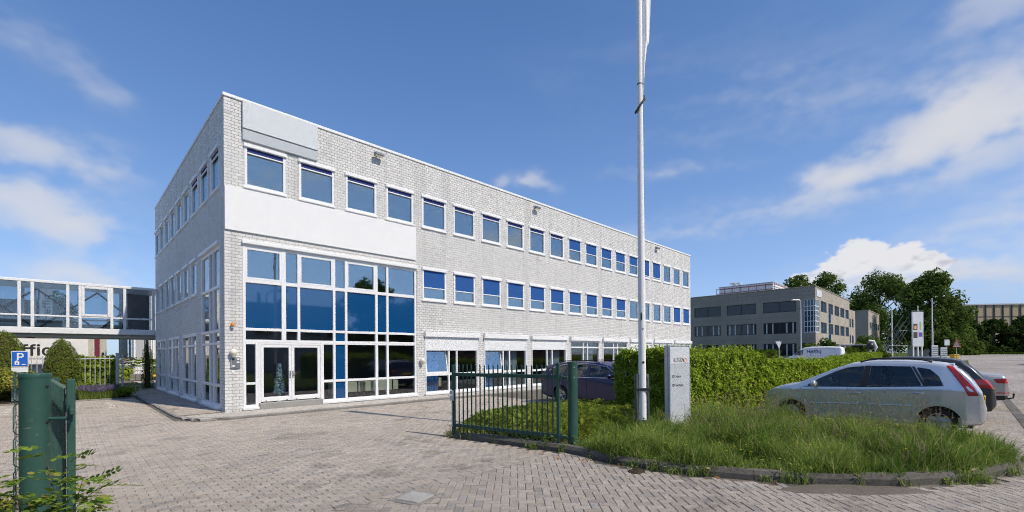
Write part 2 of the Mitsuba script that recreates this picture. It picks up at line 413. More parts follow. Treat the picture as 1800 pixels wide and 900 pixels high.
def wall_part(side, L, holes, name, first):
    w = key_of(name, office)
    pg = shapely.box(.008 if side == 'F' else .1, 0, L, HT)
    for h in holes:
        pg = pg.difference(shapely.box(*[h[i] for i in (0, 2, 1, 3)]))
    polys = list(getattr(pg, 'geoms', [pg]))
    core = join(*[prism(p, .008, .10, 'y' if side == 'F' else 'x') for p in polys])
    scene[w] = mikit.ply(core, M('mortar'))
    b = brick_courses(L, holes, first)
    n = len(b)
    j = R.normal(0, .0011, n)
    deep = np.where(b[:, 0] == 0, .1, .045)
    if side == 'F':
        mn, mx = np.stack([b[:, 0], j, b[:, 2]], 1), np.stack([b[:, 1], deep, b[:, 3]], 1)
    else:
        mn, mx = np.stack([j, b[:, 0], b[:, 2]], 1), np.stack([deep, b[:, 1], b[:, 3]], 1)
    uv = np.repeat(np.stack([np.clip(R.normal(.5, .27, n), 0, 1), R.random(n)], 1), 8, axis=0)
    near = np.argsort(np.hypot(b[:, 0] + (0 if side == 'F' else 40), (b[:, 2] - 3) * .02))[:300 if side == 'F' else 0]
    rest = np.setdiff1d(np.arange(n), near)
    v, f = boxes(mn, mx)
    take = lambda idx: (v.reshape(n, 8, 3)[idx].reshape(-1, 3), (_BF[None] + (np.arange(len(idx)) * 8)[:, None, None]).reshape(-1, 3))
    for i in near:
        put('brick', take([i]), M('brick'), w, uv=uv.reshape(n, 8, 2)[i])
    put('brickwork', take(rest), M('brick'), w, uv=uv.reshape(n, 8, 2)[rest].reshape(-1, 2), kind='stuff')
    return w


wall_part('F', LX, F2 + F1 + FG + FC, 'front_wall', 0)
wall_part('L', LY, L2 + L1 + LG + LC, 'side_wall', 1)
put('rear_wall', join(box(.1, LX, LY - .1, LY, 0, HT), box(LX - .1, LX, .1, LY - .1, 0, HT)), M('mortar'), office)
put('roof', box(.1, LX - .1, .1, LY - .1, 9.55, 9.7), M('roof'), office)
cop = join(bbox(-.035, LX + .03, -.035, .16, 9.93, 10.03, .008), bbox(-.035, .16, .162, LY + .03, 9.93, 10.03, .008))
put('coping', cop, M('white'), office)
put('floor_slab', join(box(.12, LX - .12, .12, LY - .12, 3.15, 3.45), box(.12, LX - .12, .12, LY - .12, 6.35, 6.65), box(.12, LX - .12, .12, LY - .12, .02, .09)), M('interior'), office)
put('inner_wall', join(box(.12, LX - .12, 6.0, 6.1, .1, 9.5), *[box(x, x + .1, .9, 5.98, 3.46, 6.34) for x in np.arange(7.05, 33, 6.692)], *[box(x, x + .1, .9, 5.98, 6.66, 9.5) for x in np.arange(3.7, 33, 6.692)]), M('interior'), office)


def pane_box(side, u0, u1, z0, z1, w, glass, parent, name='pane', tilt=0.0):
    """One sheet of glass."""
    if side == 'F':
        v = np.array([[u0, -w, z0], [u1, -w, z0], [u1, -w + tilt, z1], [u0, -w + tilt, z1]])
    else:
        v = np.array([[-w, u1, z0], [-w, u0, z0], [-w, u0, z1], [-w, u1, z1]])
    return put(name, (v, np.array([[0, 1, 2], [0, 2, 3]])), M(glass), parent)


def upper_window(side, h, screen, glass='glass_high'):
    """screen: how much of the glass the blue outside screen covers (0 to 1); the small value is the rolled-up strip."""
    u0, u1, z0, z1 = h
    k = key_of('window', office)
    fr = [on(side, u0, u0 + .085, -.07, .012, z0 + .04, z1 - .1, .006), on(side, u1 - .085, u1, -.07, .012, z0 + .04, z1 - .1, .006), on(side, u0 + .085, u1 - .085, -.07, .008, z0 + .04, z0 + .12, .006),
          on(side, u0 + .085, u1 - .085, -.07, -.03, z1 - .16, z1 - .1)]
    scene[k] = mikit.ply(join(*fr), M('white'))
    put('sill', on(side, u0 - .025, u1 + .025, -.06, .055, z0 - .03, z0 + .038, .008), M('white'), k)
    put('head_box', on(side, u0 - .025, u1 + .025, -.06, .07, z1 - .1, z1 + .02, .012), M('white'), k)
    pane_box(side, u0 + .08, u1 - .08, z0 + .11, z1 - .15, -.045, glass, k)
    if screen > 0:
        zb = z1 - .1 - (z1 - z0 - .24) * screen
        n = 12
        uu = np.linspace(u0 + .088, u1 - .088, n)
        zz = np.linspace(zb, z1 - .101, 6)
        U, Z = np.meshgrid(uu, zz, indexing='ij')
        dw = (meshkit.noise(np.stack([U * 3, Z * 2.2, U * 0 + u0 * 7], -1)) - .5) * .022 * min(1, screen * 2)
        V = np.stack([U, .012 - dw, Z], -1) if side == 'F' else np.stack([.012 - dw, U, Z], -1)
        i, j = np.meshgrid(np.arange(n - 1), np.arange(5), indexing='ij')
        a = (i * 6 + j).ravel()
        F = np.stack([a, a + 6, a + 7, a + 1], 1)
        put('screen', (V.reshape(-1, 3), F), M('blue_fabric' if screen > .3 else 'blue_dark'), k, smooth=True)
        put('screen_bar', on(side, u0 + .088, u1 - .088, -.02, .018, zb - .045, zb, .006), M('white'), k)
    return k


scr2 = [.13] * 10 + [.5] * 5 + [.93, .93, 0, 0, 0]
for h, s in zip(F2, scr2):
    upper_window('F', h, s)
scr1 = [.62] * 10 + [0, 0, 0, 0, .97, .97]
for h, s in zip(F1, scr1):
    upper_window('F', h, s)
for i, h in enumerate(L2):
    upper_window('L', h, .13 if i < 3 else 0)
for h in L1:
    upper_window('L', h, 0)


def shopfront(side, h, cols, rows, name, kinds=None, sill=True, depth=.09, skip=()):
    """A screen of panes between white bars: cols and rows are lists of bars (start, end); kinds maps (column, row) to a material."""
    k = key_of(name, office)
    u0, u1, z0, z1 = h
    bars = [on(side, a, b, -depth, .004, z0, z1, .006) for a, b in cols]
    for r, (a, b) in enumerate(rows):
        for c in range(len(cols) - 1):
            if (c, r) in skip:
                continue
            bars.append(on(side, cols[c][1] + .001, cols[c + 1][0] - .001, -depth + .01, -.002, a, b, .006))
    scene[k] = mikit.ply(join(*bars), M('white'))
    for c in range(len(cols) - 1):
        for r in range(len(rows) - 1):
            kind = (kinds or {}).get((c, r), 'glass')
            if kind is None:
                continue
            a, b, z_0, z_1 = cols[c][1] - .01, cols[c + 1][0] + .01, rows[r][1] - .01, rows[r + 1][0] + .01
            if kind == 'spandrel':
                put('panel', on(side, a, b, -.07, -.045, z_0, z_1), M('spandrel'), k)
            else:
                pane_box(side, a, b, z_0, z_1, -.05, kind, k)
    if sill:
        put('sill', on(side, u0 - .02, u1 + .02, -.06, .09, z0 - .06, z0 + .03, .012), M('white'), k)
    return k


# the glazed entrance corner
ECOL = [(.5, .585), (1.66, 1.80), (2.17, 2.26), (3.41, 3.50), (3.86, 3.95), (5.08, 5.19), (5.56, 5.66), (6.86, 6.95)]
EROW = [(4.15, 4.27), (2.62, 2.71), (2.22, 2.31)]
kin = {}
for c in range(7):
    kin[c, 1], kin[c, 2], kin[c, 0] = 'spandrel', 'glass_high', 'glass'
kin[3, 0] = 'spandrel'
for c in (1, 3, 5):
    kin[c, 2] = 'glass_high'
ent = shopfront('F', (.5, 6.95, 2.22, 5.4), ECOL, [(2.22, 2.31), (2.60, 2.69), (4.15, 4.27), (5.28, 5.4)], 'entrance_screen', kin, sill=False)
put('head_box', on('F', .47, 6.98, -.05, .09, 5.38, 5.5, .012), M('white'), ent)
for a, b in ((.585, 1.66), (2.26, 3.41), (3.95, 5.08)):
    put('opening_casement', join(on('F', a + .001, a + .05, -.05, .0, 4.272, 5.278), on('F', b - .06, b - .001, -.05, .0, 4.272, 5.278), on('F', a + .05, b - .06, -.05, -.001, 4.272, 4.33), on('F', a + .05, b - .06, -.05, -.001, 5.22, 5.278)), M('alu_white'), ent)
# below the transom: side light, double door, four bays of glass
sl = shopfront('F', (.5, .95, .1, 2.22), [(.5, .585), (.86, .95)], [(.1, .2), (.85, .93), (2.16, 2.219)], 'entrance_side_light', sill=True)
lw = shopfront('F', (3.0, 6.95, .1, 2.22), [(3.0, 3.07), (3.41, 3.50), (3.86, 3.95), (5.08, 5.19), (5.56, 5.66), (6.86, 6.95)], [(.1, .2), (.81, .9), (2.17, 2.219)], 'entrance_glazing', {(1, 0): 'spandrel', (1, 1): 'spandrel'})
door_frame = key_of('door_frame', office)
scene[door_frame] = mikit.ply(join(on('F', .951, 1.01, -.09, .01, .24, 2.215, .006), on('F', 2.94, 2.999, -.09, .01, .24, 2.215, .006), on('F', 1.012, 2.938, -.09, .008, 2.15, 2.215, .006)), M('white'))
for a, b, hx in ((1.018, 1.966, 1.92), (1.974, 2.932, 2.01)):
    d = key_of('door', office)
    fr = [on('F', a, a + .085, -.07, .0, .27, 2.145, .006), on('F', b - .085, b, -.07, .0, .27, 2.145, .006), on('F', a + .086, b - .086, -.07, -.001, .27, .42, .006), on('F', a + .086, b - .086, -.07, -.001, 2.06, 2.145, .006)]
    scene[d] = mikit.ply(join(*fr), M('white'))
    pane_box('F', a + .08, b - .08, .41, 2.07, -.035, 'glass', d)
    put('handle', join(on('F', hx - .017, hx + .017, .0, .02, 1.02, 1.27, .004), on('F', hx - .012, hx + .012, .02, .06, 1.16, 1.185), on('F', hx - .014 if hx < 1.95 else hx, hx + .1 if hx > 1.95 else hx + .014, .05, .07, 1.16, 1.185, .004)), M('galv_dark'), d)
    put('hinge', join(*[on('F', q - .02, q + .02, .0, .012, .29, .31) for q in (a + .15, b - .15)]), M('black'), d)
put('door_step', on('F', .955, 2.995, -.1, .12, .0, .24, .012), M('slab'), office)

# ground floor bays with roller shutters
down = [.62, .62, .58, 0, 0, 2.2, 2.2, 2.2]
for j, h in enumerate(FG):
    u0, u1, z0, z1 = h
    cols = [(u0, u0 + .07), (u0 + 1.24, u0 + 1.32), (u0 + 1.68, u0 + 1.76), (u1 - .07, u1)]
    kn = {}
    if j in (0, 1):
        kn[0, 1] = None
    k = shopfront('F', (u0, u1, .1, 2.55), cols, [(.1, .2), (.86, .97), (2.12, 2.20), (2.48, 2.549)], 'ground_floor_window', kn)
    put('shutter_box', on('F', u0 - .03, u1 + .1, -.08, .13, 2.55, 2.78, .015), M('white'), k)
    put('shutter_rail', join(on('F', u0 + .002, u0 + .05, .006, .035, .14, 2.549), on('F', u1 - .05, u1 - .002, .006, .035, .14, 2.549)), M('alu_white'), k)
    if down[j]:
        n = int(down[j] / .045)
        for i in range(n):
            zt = 2.548 - .045 * i
            put('shutter_slat', on('F', u0 + .051, u1 - .051, .010, .026, zt - .0425, zt, .004), M('alu_white'), k)
    if j in (0, 1):       # the tilted left casement
        c = key_of('casement', k)
        a, b = u0 + .075, u0 + 1.235
        def tl(m, zb=.975):
            v, f = m
            v = v.copy(); v[:, 1] += (v[:, 2] - zb) * .15
            return v, f
        scene[c] = mikit.ply(join(*[tl(on('F', *q)) for q in ((a, a + .06, -.07, -.01, .975, 2.1), (b - .06, b, -.07, -.01, .975, 2.1), (a + .06, b - .06, -.07, -.011, .975, 1.04), (a + .06, b - .06, -.07, -.011, 2.03, 2.1))]), M('white'))
        v = np.array([[a + .055, .03 + .005, 1.03], [b - .055, .035, 1.03], [b - .055, .035 + .15 * 1.0, 2.035], [a + .055, .035 + .15, 2.035]])
        put('pane', (v, np.array([[0, 1, 2], [0, 2, 3]])), M('glass_high'), c)
    # pleated curtain behind the glass
    if j in (0, 1, 2, 3, 4):
        for a, b in ([(u0 + .1, u0 + .95)] if j < 2 else [(u0 + 1.9, u1 - .1), (u0 + .1, u0 + .5)]) + ([(u0 + 1.75, u1 - .3)] if j == 1 else []):
            uu = np.linspace(a, b, 60)
            yy = .42 + .035 * np.sin(uu * 46 + j) + .02 * np.sin(uu * 19)
            v = np.concatenate([np.stack([uu, yy, uu * 0 + .15], 1), np.stack([uu, yy, uu * 0 + 2.5], 1)])
            i = np.arange(59)
            put('curtain', (v, np.stack([i, i + 1, i + 61, i + 60], 1)), M('curtain_blue' if j < 2 and a < u0 + 1 else 'curtain'), k, smooth=True)

# side wall glazing
for j, h in enumerate(LG):
    u0, u1, z0, z1 = h
    shopfront('L', (u0, u1, .1, 2.7), [(u0, u0 + .08), (u0 + .93, u0 + 1.02), (u0 + 1.5, u0 + 1.59), (u1 - .08, u1)], [(.1, .22), (.78, .87), (2.16, 2.24), (2.56, 2.7)], 'side_window')
u0, u1 = LC[0][:2]
tk = shopfront('L', (u0, u1, .1, 5.38), [(u0, u0 + .08), (u0 + .93, u0 + 1.02), (u0 + 1.5, u0 + 1.59), (u1 - .08, u1)], [(.1, .22), (.78, .87), (2.16, 2.24), (2.56, 2.66), (4.0, 4.1), (5.26, 5.38)], 'tall_side_window', {(c, 3): 'glass' for c in range(3)})
put('head_box', on('L', u0 - .03, u1 + .03, -.05, .09, 5.38, 5.5, .012), M('white'), tk)

# things fixed to the front wall
t = thing('sign_panel', 'blank light grey sign panel below the roof edge at the building corner', 'sign')
put('upper_panel', on('F', .5, 2.86, .02, .11, 9.06, 9.95, .01), M('panel_grey'), t)
put('lower_panel', on('F', .5, 2.86, .01, .08, 8.70, 9.045, .01), M('panel_grey_dark'), t)
t = thing('banner', 'long plain white banner board above the glazed entrance', 'banner')
put('board', on('F', .004, 6.93, .014, .055, 5.75, 7.12, .006), M('band'), t)
put('seam', join(*[on('F', x, x + .012, .055, .058, 5.76, 7.11) for x in (1.22, 5.7)]), M('white'), t)
for i, (x, w) in enumerate([(5.05, 'above the third window'), (14.3, 'above the ninth window'), (27.75, 'nearest the far end of the wall')]):
    t = thing('floodlight', f'small dark floodlight high on the white brick wall {w}', 'lamp', None)
    put('arm', join(on('F', x + .1, x + .16, .0, .12, 9.66, 9.72), on('F', x + .02, x + .24, .0, .015, 9.62, 9.76)), M('galv_dark'), t)
    put('housing', on('F', x - .04, x + .34, .10, .26, 9.56, 9.69, .03), M('galv_dark'), t)
    put('lens', on('F', x - .01, x + .31, .12, .24, 9.548, 9.558), M('lamp_glass'), t)
for x, z, w in ((.21, 1.87, 'on the corner pier above the intercom'), (7.17, 1.5, 'on the brick pier right of the entrance')):
    t = thing('wall_lamp', f'round cream globe wall lamp {w}', 'lamp')
    put('backplate', on('F', x - .07, x + .07, .0, .03, z - .12, z + .02, .008), M('galv'), t)
    g = trimesh.creation.icosphere(3, .105); g.apply_translation([x, -.11, z + .03])
    put('globe', g, M('lamp_glass'), t, smooth=True)
    put('base', (lambda m: (m[0], m[1]))(tube([(x, -.11, z - .13), (x, -.11, z - .05)], [.04, .08], 16)), M('lamp_glass'), t)
t = thing('warning_beacon', 'small orange beacon light on the corner brick pier', 'lamp')
put('lens', tube([(.2, -.07, 2.73), (.2, -.07, 2.79), (.2, -.07, 2.83)], [.055, .055, .03], 14), M('orange_lamp'), t)
put('bracket', on('F', .16, .24, .0, .09, 2.66, 2.73, .01), M('galv'), t)
t = thing('intercom', 'grey steel intercom box with nameplates beside the entrance', 'intercom')
put('box', on('F', .15, .42, .0, .06, 1.4, 1.76, .012), M('galv'), t)
put('face', on('F', .17, .40, .06, .066, 1.42, 1.74), M('galv_dark'), t)
put('nameplate', join(on('F', .31, .38, .066, .07, 1.66, 1.71), on('F', .31, .38, .066, .07, 1.56, 1.61), on('F', .19, .25, .066, .07, 1.44, 1.5)), M('white'), t)
put('camera', on('F', .19, .24, .066, .074, 1.65, 1.70, .004), M('black'), t)
put('note', on('F', .19, .26, .0, .006, 1.26, 1.33), M('white'), t)

# seen through the ground-floor glass
for i, (a, b, w) in enumerate([(3.75, 5.0, 'nearest the door'), (5.1, 6.6, 'at the right end of the entrance glazing'), (7.6, 8.9, 'behind the first shuttered window')]):
    t = thing('sideboard', f'low cream sideboard behind the entrance glass, {w}', 'cabinet')
    put('body', bbox(a, b, .9, 1.3, .32, .72, .01), M('cream'), t)
    put('leg', box(a + .08, a + .14, .95, 1.0, .1, .32), M('black'), t)
    put('leg', box(b - .14, b - .08, .95, 1.0, .1, .32), M('black'), t)
    put('divider', join(*[box(x, x + .05, .885, .9, .3, .74) for x in (a + (b - a) * .36, a + (b - a) * .8)]), M('black'), t)
t = thing('ornament_tree', 'frosted pale ornament tree standing behind the left entrance door', 'decoration')
n = 700
hh = R.random(n) ** 1.3
an = R.random(n) * 6.283
rr = (1 - hh) * .2 * (.4 + .6 * R.random(n)) + .03
c = np.stack([1.72 + rr * np.cos(an), .45 + rr * np.sin(an), .5 + hh * 1.0], 1)
dv = unit(R.normal(size=(n, 3)))
put('foliage', quads(c, dv * .035, unit(np.cross(dv, R.normal(size=(n, 3)))) * .016), M('glass_frost'), t)
put('stand', cyl(1.72, .45, .1, .55, .1, .02, 12), M('galv'), t)
scene['glass_frost_look'] = diff((.5, .62, .68))
# ---------------------------------------------------------------- ground, paving, kerbs
def struct(name, mesh, bsdf, **k):
    return put(name, mesh, M(bsdf), kind='structure', **k)


def sheet(poly, z, n=None):
    pg = poly if hasattr(poly, 'exterior') else shapely.Polygon(poly)
    v, f = trimesh.creation.triangulate_polygon(pg, engine='earcut')
    v = np.column_stack([v, np.full(len(v), z)])
    f = np.asarray(f)
    t = v[f]
    flip = np.cross(t[:, 1] - t[:, 0], t[:, 2] - t[:, 0])[:, 2] < 0
    f[flip] = f[flip][:, ::-1]
    return v, f


ground = struct('ground', (np.array([[-900, -900, -.12], [900, -900, -.12], [900, 900, -.12], [-900, 900, -.12]]), np.array([[0, 1, 2], [0, 2, 3]])), 'lawn')

# the raised island with the sign, the flagpole and the grass
KERB = [(2.36, -8.55), (2.62, -10.0), (2.86, -11.3), (2.70, -12.2), (2.86, -13.3), (3.45, -14.6), (4.3, -15.65), (5.2, -16.3), (6.3, -16.75), (7.4, -16.85), (8.3, -16.45), (8.72, -15.7), (8.8, -14.2), (8.8, -11.9)]
ISLAND = KERB + [(44, -11.9), (44, -9.3), (8.45, -9.3), (8.1, -8.2), (5.6, -7.35), (3.6, -7.55), (2.6, -8.0)]
isl = shapely.Polygon(ISLAND)
walk = shapely.Polygon([(-1.25, 40), (-1.28, .2), (-1.2, -.9), (-.8, -1.42), (-.2, -1.55), (36, -1.5), (36, 0.02), (0.02, 0.02), (0.02, 40)])
bed = shapely.Polygon([(-1.45, 9.0), (-14, 9.4), (-14, 15.5), (-2.0, 15.5), (-1.55, 14.2)])
left_bed = shapely.Polygon([(-14, -7.2), (-4.3, -7.3), (-3.92, -8.2), (-3.9, -10.6), (-4.4, -12.2), (-14, -12.4)])

yard = struct('yard', sheet(shapely.box(-16, -30, 14, 40), -.012), 'sand')
def gz(x):
    """The car park climbs gently away from the gate."""
    return float(np.clip((x - 25) * .0075, 0, .94))


def slope(y0, y1, z=0.0, xs=(14, 25, 60, 100, 150.4, 330)):
    v = [[x, y, gz(x) + z] for x in xs for y in (y0, y1)]
    f = [[2 * i, 2 * i + 2, 2 * i + 3, 2 * i + 1] for i in range(len(xs) - 1)]
    return np.array(v, float), np.array(f)


car_park = struct('car_park', slope(-60, -11.9, -.006), 'parking')
struct('car_park', slope(-9.3, -1.5, -.006, (14, 25, 60, 66.3)), 'parking')
struct('verge', slope(-16.6, -9, .004, (50, 66, 86)), 'lawn')


def paver_set(parent, rects, bsdf='paver', near_n=300, bev=.007, jit=.0016, key='paver', top=0.0):
    """rects: (n, 4) centre x, y and half sizes in the rotated frame; chamfered stones with their tops near z = top."""
    n = len(rects)
    hx, hy = rects[:, 2], rects[:, 3]
    z = top + R.normal(0, jit, n)
    tilt = R.normal(0, .004, (n, 2))
    loc = []
    for sx, sy, b, zz in [(-1, -1, 0, -1), (1, -1, 0, -1), (1, 1, 0, -1), (-1, 1, 0, -1), (-1, -1, 0, -bev), (1, -1, 0, -bev), (1, 1, 0, -bev), (-1, 1, 0, -bev), (-1, -1, bev, 0), (1, -1, bev, 0), (1, 1, bev, 0), (-1, 1, bev, 0)]:
        x, y = sx * (hx - b), sy * (hy - b)
        zv = np.full(n, -.05) if zz == -1 else z + zz + x * tilt[:, 0] + y * tilt[:, 1]
        loc.append(np.stack([x, y, zv], 1))
    loc = np.stack(loc, 1)
    ang = rects[:, 4] if rects.shape[1] > 4 else np.zeros(n)
    wa = R.normal(0, .006, n)
    cc, ss = np.cos(ang + wa)[:, None], np.sin(ang + wa)[:, None]
    V = np.stack([loc[..., 0] * cc - loc[..., 1] * ss + rects[:, 0:1], loc[..., 0] * ss + loc[..., 1] * cc + rects[:, 1:2], loc[..., 2]], -1)
    q = [[8, 9, 10, 11]] + [[4 + i, 4 + (i + 1) % 4, 8 + (i + 1) % 4, 8 + i] for i in range(4)] + [[i, (i + 1) % 4, 4 + (i + 1) % 4, 4 + i] for i in range(4)]
    q = np.array(q)
    tri = np.vstack([q[:, [0, 1, 2]], q[:, [0, 2, 3]]])
    uv = np.repeat(np.stack([np.clip(R.normal(.5, .26, n), 0, 1), R.random(n)], 1), 12, axis=0).reshape(n, 12, 2)
    d = rects[:, :2] - EYE[:2]
    depth = d @ FWD[:2]
    lat = d @ _r[:2]
    seen = (depth > 5.0) & (np.abs(lat) < 1.13 * depth)
    order = np.argsort(np.where(seen, depth, 1e9))
    near, rest = order[:near_n], order[near_n:]
    for i in near:
        put(key, (V[i], tri), M(bsdf), parent, uv=uv[i])
    if len(rest):
        m = len(rest)
        put(key + '_field', (V[rest].reshape(-1, 3), (tri[None] + (np.arange(m) * 12)[:, None, None]).reshape(-1, 3)), M(bsdf), parent, uv=uv[rest].reshape(-1, 2), kind='stuff')


def visible(x, y, far=60, wide=1.2):
    d = np.stack([x, y], 1) - EYE[:2]
    depth, lat = d @ FWD[:2], d @ _r[:2]
    return (depth > 4.2) & (depth < far) & (np.abs(lat) < wide * depth + .4)


def running(x0, x1, y0, y1, L, W, j, keep):
    ny, nx = int((y1 - y0) / W), int((x1 - x0) / L) + 1
    iy, ix = np.meshgrid(np.arange(ny), np.arange(nx), indexing='ij')
    x = x0 + (ix + .5 + .5 * (iy % 2)) * L
    y = y0 + (iy + .5) * W + .006 * np.sin(ix * .31 + iy * .05)
    x, y = x.ravel(), y.ravel()
    k = keep(x, y)
    x, y = x[k], y[k]
    return np.stack([x, y, np.full(len(x), L / 2 - j), np.full(len(x), W / 2 - j), 0 * x], 1)


def herring(cx, cy, ang, ext, W, j, keep):
    """90-degree herringbone of stones W x 2W, turned by ang about (cx, cy)."""
    n = int(ext / W)
    out = []
    for a in range(-n, n):
        k0 = np.arange(-n // 2, n // 2 + 1)
        # steps of the herringbone: horizontal stone at (a + 4k?) lattice
        out.append(np.stack([a + k0 * 4 + 1.0, np.full(len(k0), a) + .5, np.full(len(k0), 0.0)], 1))
        out.append(np.stack([a + k0 * 4 + 2.5, np.full(len(k0), a) + 0.0, np.full(len(k0), 1.0)], 1))
    o = np.vstack(out)
    u, v = o[:, 0] * W, o[:, 1] * W
    c, s = math.cos(ang), math.sin(ang)
    x, y = cx + u * c - v * s, cy + u * s + v * c
    k = keep(x, y)
    hx = np.where(o[:, 2] == 0, W, W / 2) - j
    hy = np.where(o[:, 2] == 0, W / 2, W) - j
    return np.stack([x, y, hx, hy, 0 * x + ang], 1)[k]


def inside(pg, buf=0.0):
    g = pg.buffer(buf) if buf else pg
    return lambda x, y: shapely.contains_xy(g, x, y)


in_isl, in_walk, in_bed, in_lbed = inside(isl, .12), inside(walk, .2), inside(bed, .1), inside(left_bed, .05)
GATE_Y = -11.05


def keep_yard(x, y):
    return visible(x, y, 34) & ~in_isl(x, y) & ~in_walk(x, y) & ~in_bed(x, y) & ~in_lbed(x, y) & (y > GATE_Y + .06) & (np.hypot(x + .44, y + 11.42) > .32) & (y < 22)


def keep_street(x, y):
    return visible(x, y, 22) & ~in_isl(x, y) & ~in_lbed(x, y) & (y < GATE_Y - .06) & (np.hypot(x + .44, y + 11.42) > .33)


paver_set(yard, np.vstack([herring(2, -13, math.radians(45), 40, .105, .0034, keep_street), running(-12, 9.2, GATE_Y + .055, 21, .21, .105, .0028, keep_yard)]))
ring = [[x, GATE_Y, .1015, .05] for x in np.arange(-3.3, 2.75, .21)]
paver_set(yard, np.array(ring), near_n=0, key='border_course')
# stones cut to fit against the border course and round the inspection cover
cover = shapely.affinity.rotate(shapely.box(-.245, -.245, .245, .245), 20, origin=(0, 0))
cover = shapely.affinity.translate(cover, -.44, -11.42)
zone = shapely.box(-3.4, -11.75, 2.9, GATE_Y - .055).difference(cover).difference(isl.buffer(.02))
cand = herring(2, -13, math.radians(45), 40, .105, .0034, lambda x, y: visible(x, y, 22) & ~keep_street(x, y) & (y > -11.9) & (y < GATE_Y + .12) & (x > -3.4) & (x < 2.9))
for cx_, cy_, hx_, hy_, an_ in cand:
    g_ = shapely.affinity.translate(shapely.affinity.rotate(shapely.box(-hx_, -hy_, hx_, hy_), an_, origin=(0, 0), use_radians=True), cx_, cy_).intersection(zone)
    g_ = g_.buffer(-.002)
    if g_.geom_type == 'Polygon' and g_.area > .0016:
        m_ = prism(g_, -.05, R.normal(0, .0012))
        put('cut_paver', m_, M('paver'), yard, uv=np.tile([[R.random(), R.random() * .9]], (len(m_[0]), 1)))
# parking strip between the grass and the road, and the road beside it
paver_set(car_park, running(8.85, 24, -17.6, -11.9, .21, .105, .0035, lambda x, y: visible(x, y, 24) & ~in_isl(x, y) & (y > -17.1 + 0 * x)), near_n=120)

struct('drain_channel', box(8.2, 24.9, -17.36, -17.16, -.03, .010), 'kerb_dark')


def kerb_line(pts, w, h, L, parent_name, bsdf, inner=1, drop=.0):
    """Kerb stones one by one along a polyline, bevelled on the side of the road."""
    ls = shapely.LineString(pts)
    n = max(1, int(ls.length / L))
    k = key_of(parent_name)
    first = True
    for i in range(n):
        a, b = ls.interpolate(ls.length * i / n), ls.interpolate(ls.length * (i + 1) / n)
        p, q = np.array([a.x, a.y]), np.array([b.x, b.y])
        d = (q - p) / np.linalg.norm(q - p)
        nn = np.array([-d[1], d[0]]) * inner
        p, q = p + d * .004, q - d * .004
        dz = R.normal(0, .004)
        prof = [(0, -.06), (0, h * .55), (.035, h), (w, h), (w, -.06)]
        V = np.array([[*(e + nn * o), z + (dz if z > 0 else 0)] for e in (p, q) for o, z in prof])
        m = trimesh.convex.convex_hull(V)
        if first:
            scene[k] = mikit.ply(m, M(bsdf)); labels.setdefault(k, {})['kind'] = 'structure'; first = False
        else:
            put('kerb_stone', m, M(bsdf), k)
    return k


kerb_line(KERB, .16, .125, .62, 'island_kerb', 'kerb_dark', 1)
struct('island_soil', sheet(isl.buffer(-.1), .06), 'soil')
kerb_line([(-1.25, 21), (-1.28, .2), (-1.2, -.9), (-.8, -1.42), (-.2, -1.55), (34, -1.5)], .12, .055, 1.0, 'pavement_kerb', 'kerb', 1)
pavement = struct('pavement', sheet(walk.buffer(-.05), .03), 'sand')
pv_keep = lambda x, y: visible(x, y, 36) & shapely.contains_xy(walk.buffer(-.13), x, y)
r1 = running(-1.3, .1, .06, 20, .21, .105, .0035, lambda x, y: pv_keep(x, y) & (y > .1))
paver_set(pavement, r1, near_n=60, top=.048, bsdf='paver')
r2 = running(-1.2, 34, -1.42, .05, .3, .3, .004, lambda x, y: pv_keep(x, y) & (y < .05))
paver_set(pavement, r2, near_n=200, top=.048, bsdf='tile', key='paving_tile')
struct('planting_bed', sheet(bed, .03), 'soil')
struct('verge', sheet(left_bed, .03), 'soil')
kerb_line([(-1.45, 9.0), (-14, 9.4)], .1, .05, 1.0, 'bed_kerb', 'kerb', -1)
struct('rear_path', sheet(shapely.box(-1.2, 21, 12, 60), -.008), 'parking')
# white bay marks of painted pavers
for i, x in enumerate((-2.35, -4.9)):
    t = thing('bay_marking', 'short dashed white bay line of painted pavers ' + ('near the lavender' if i == 0 else 'left of the green gate post'), 'road marking')
    for q in range(5):
        put('dash', bbox(x - .1, x + .1, 5.0 + q * .62, 5.1 + q * .62, .0, .009, .002), M('paint_white'), t)
# inspection cover
t = thing('manhole_cover', 'square concrete inspection cover sunk in the herringbone paving', 'manhole cover')
put('lid', xform(bbox(-.17, .17, -.17, .17, -.03, .016, .01), math.radians(20), (-.44, -11.42, 0)), M('slab'), t)
put('frame', xform(join(bbox(-.24, .24, -.24, -.178, -.03, .006, .006), bbox(-.24, .24, .178, .24, -.03, .006, .006), bbox(-.24, -.178, -.177, .177, -.03, .006, .006), bbox(.178, .24, -.177, .177, -.03, .006, .006)), math.radians(20), (-.44, -11.42, 0)), M('kerb'), t)


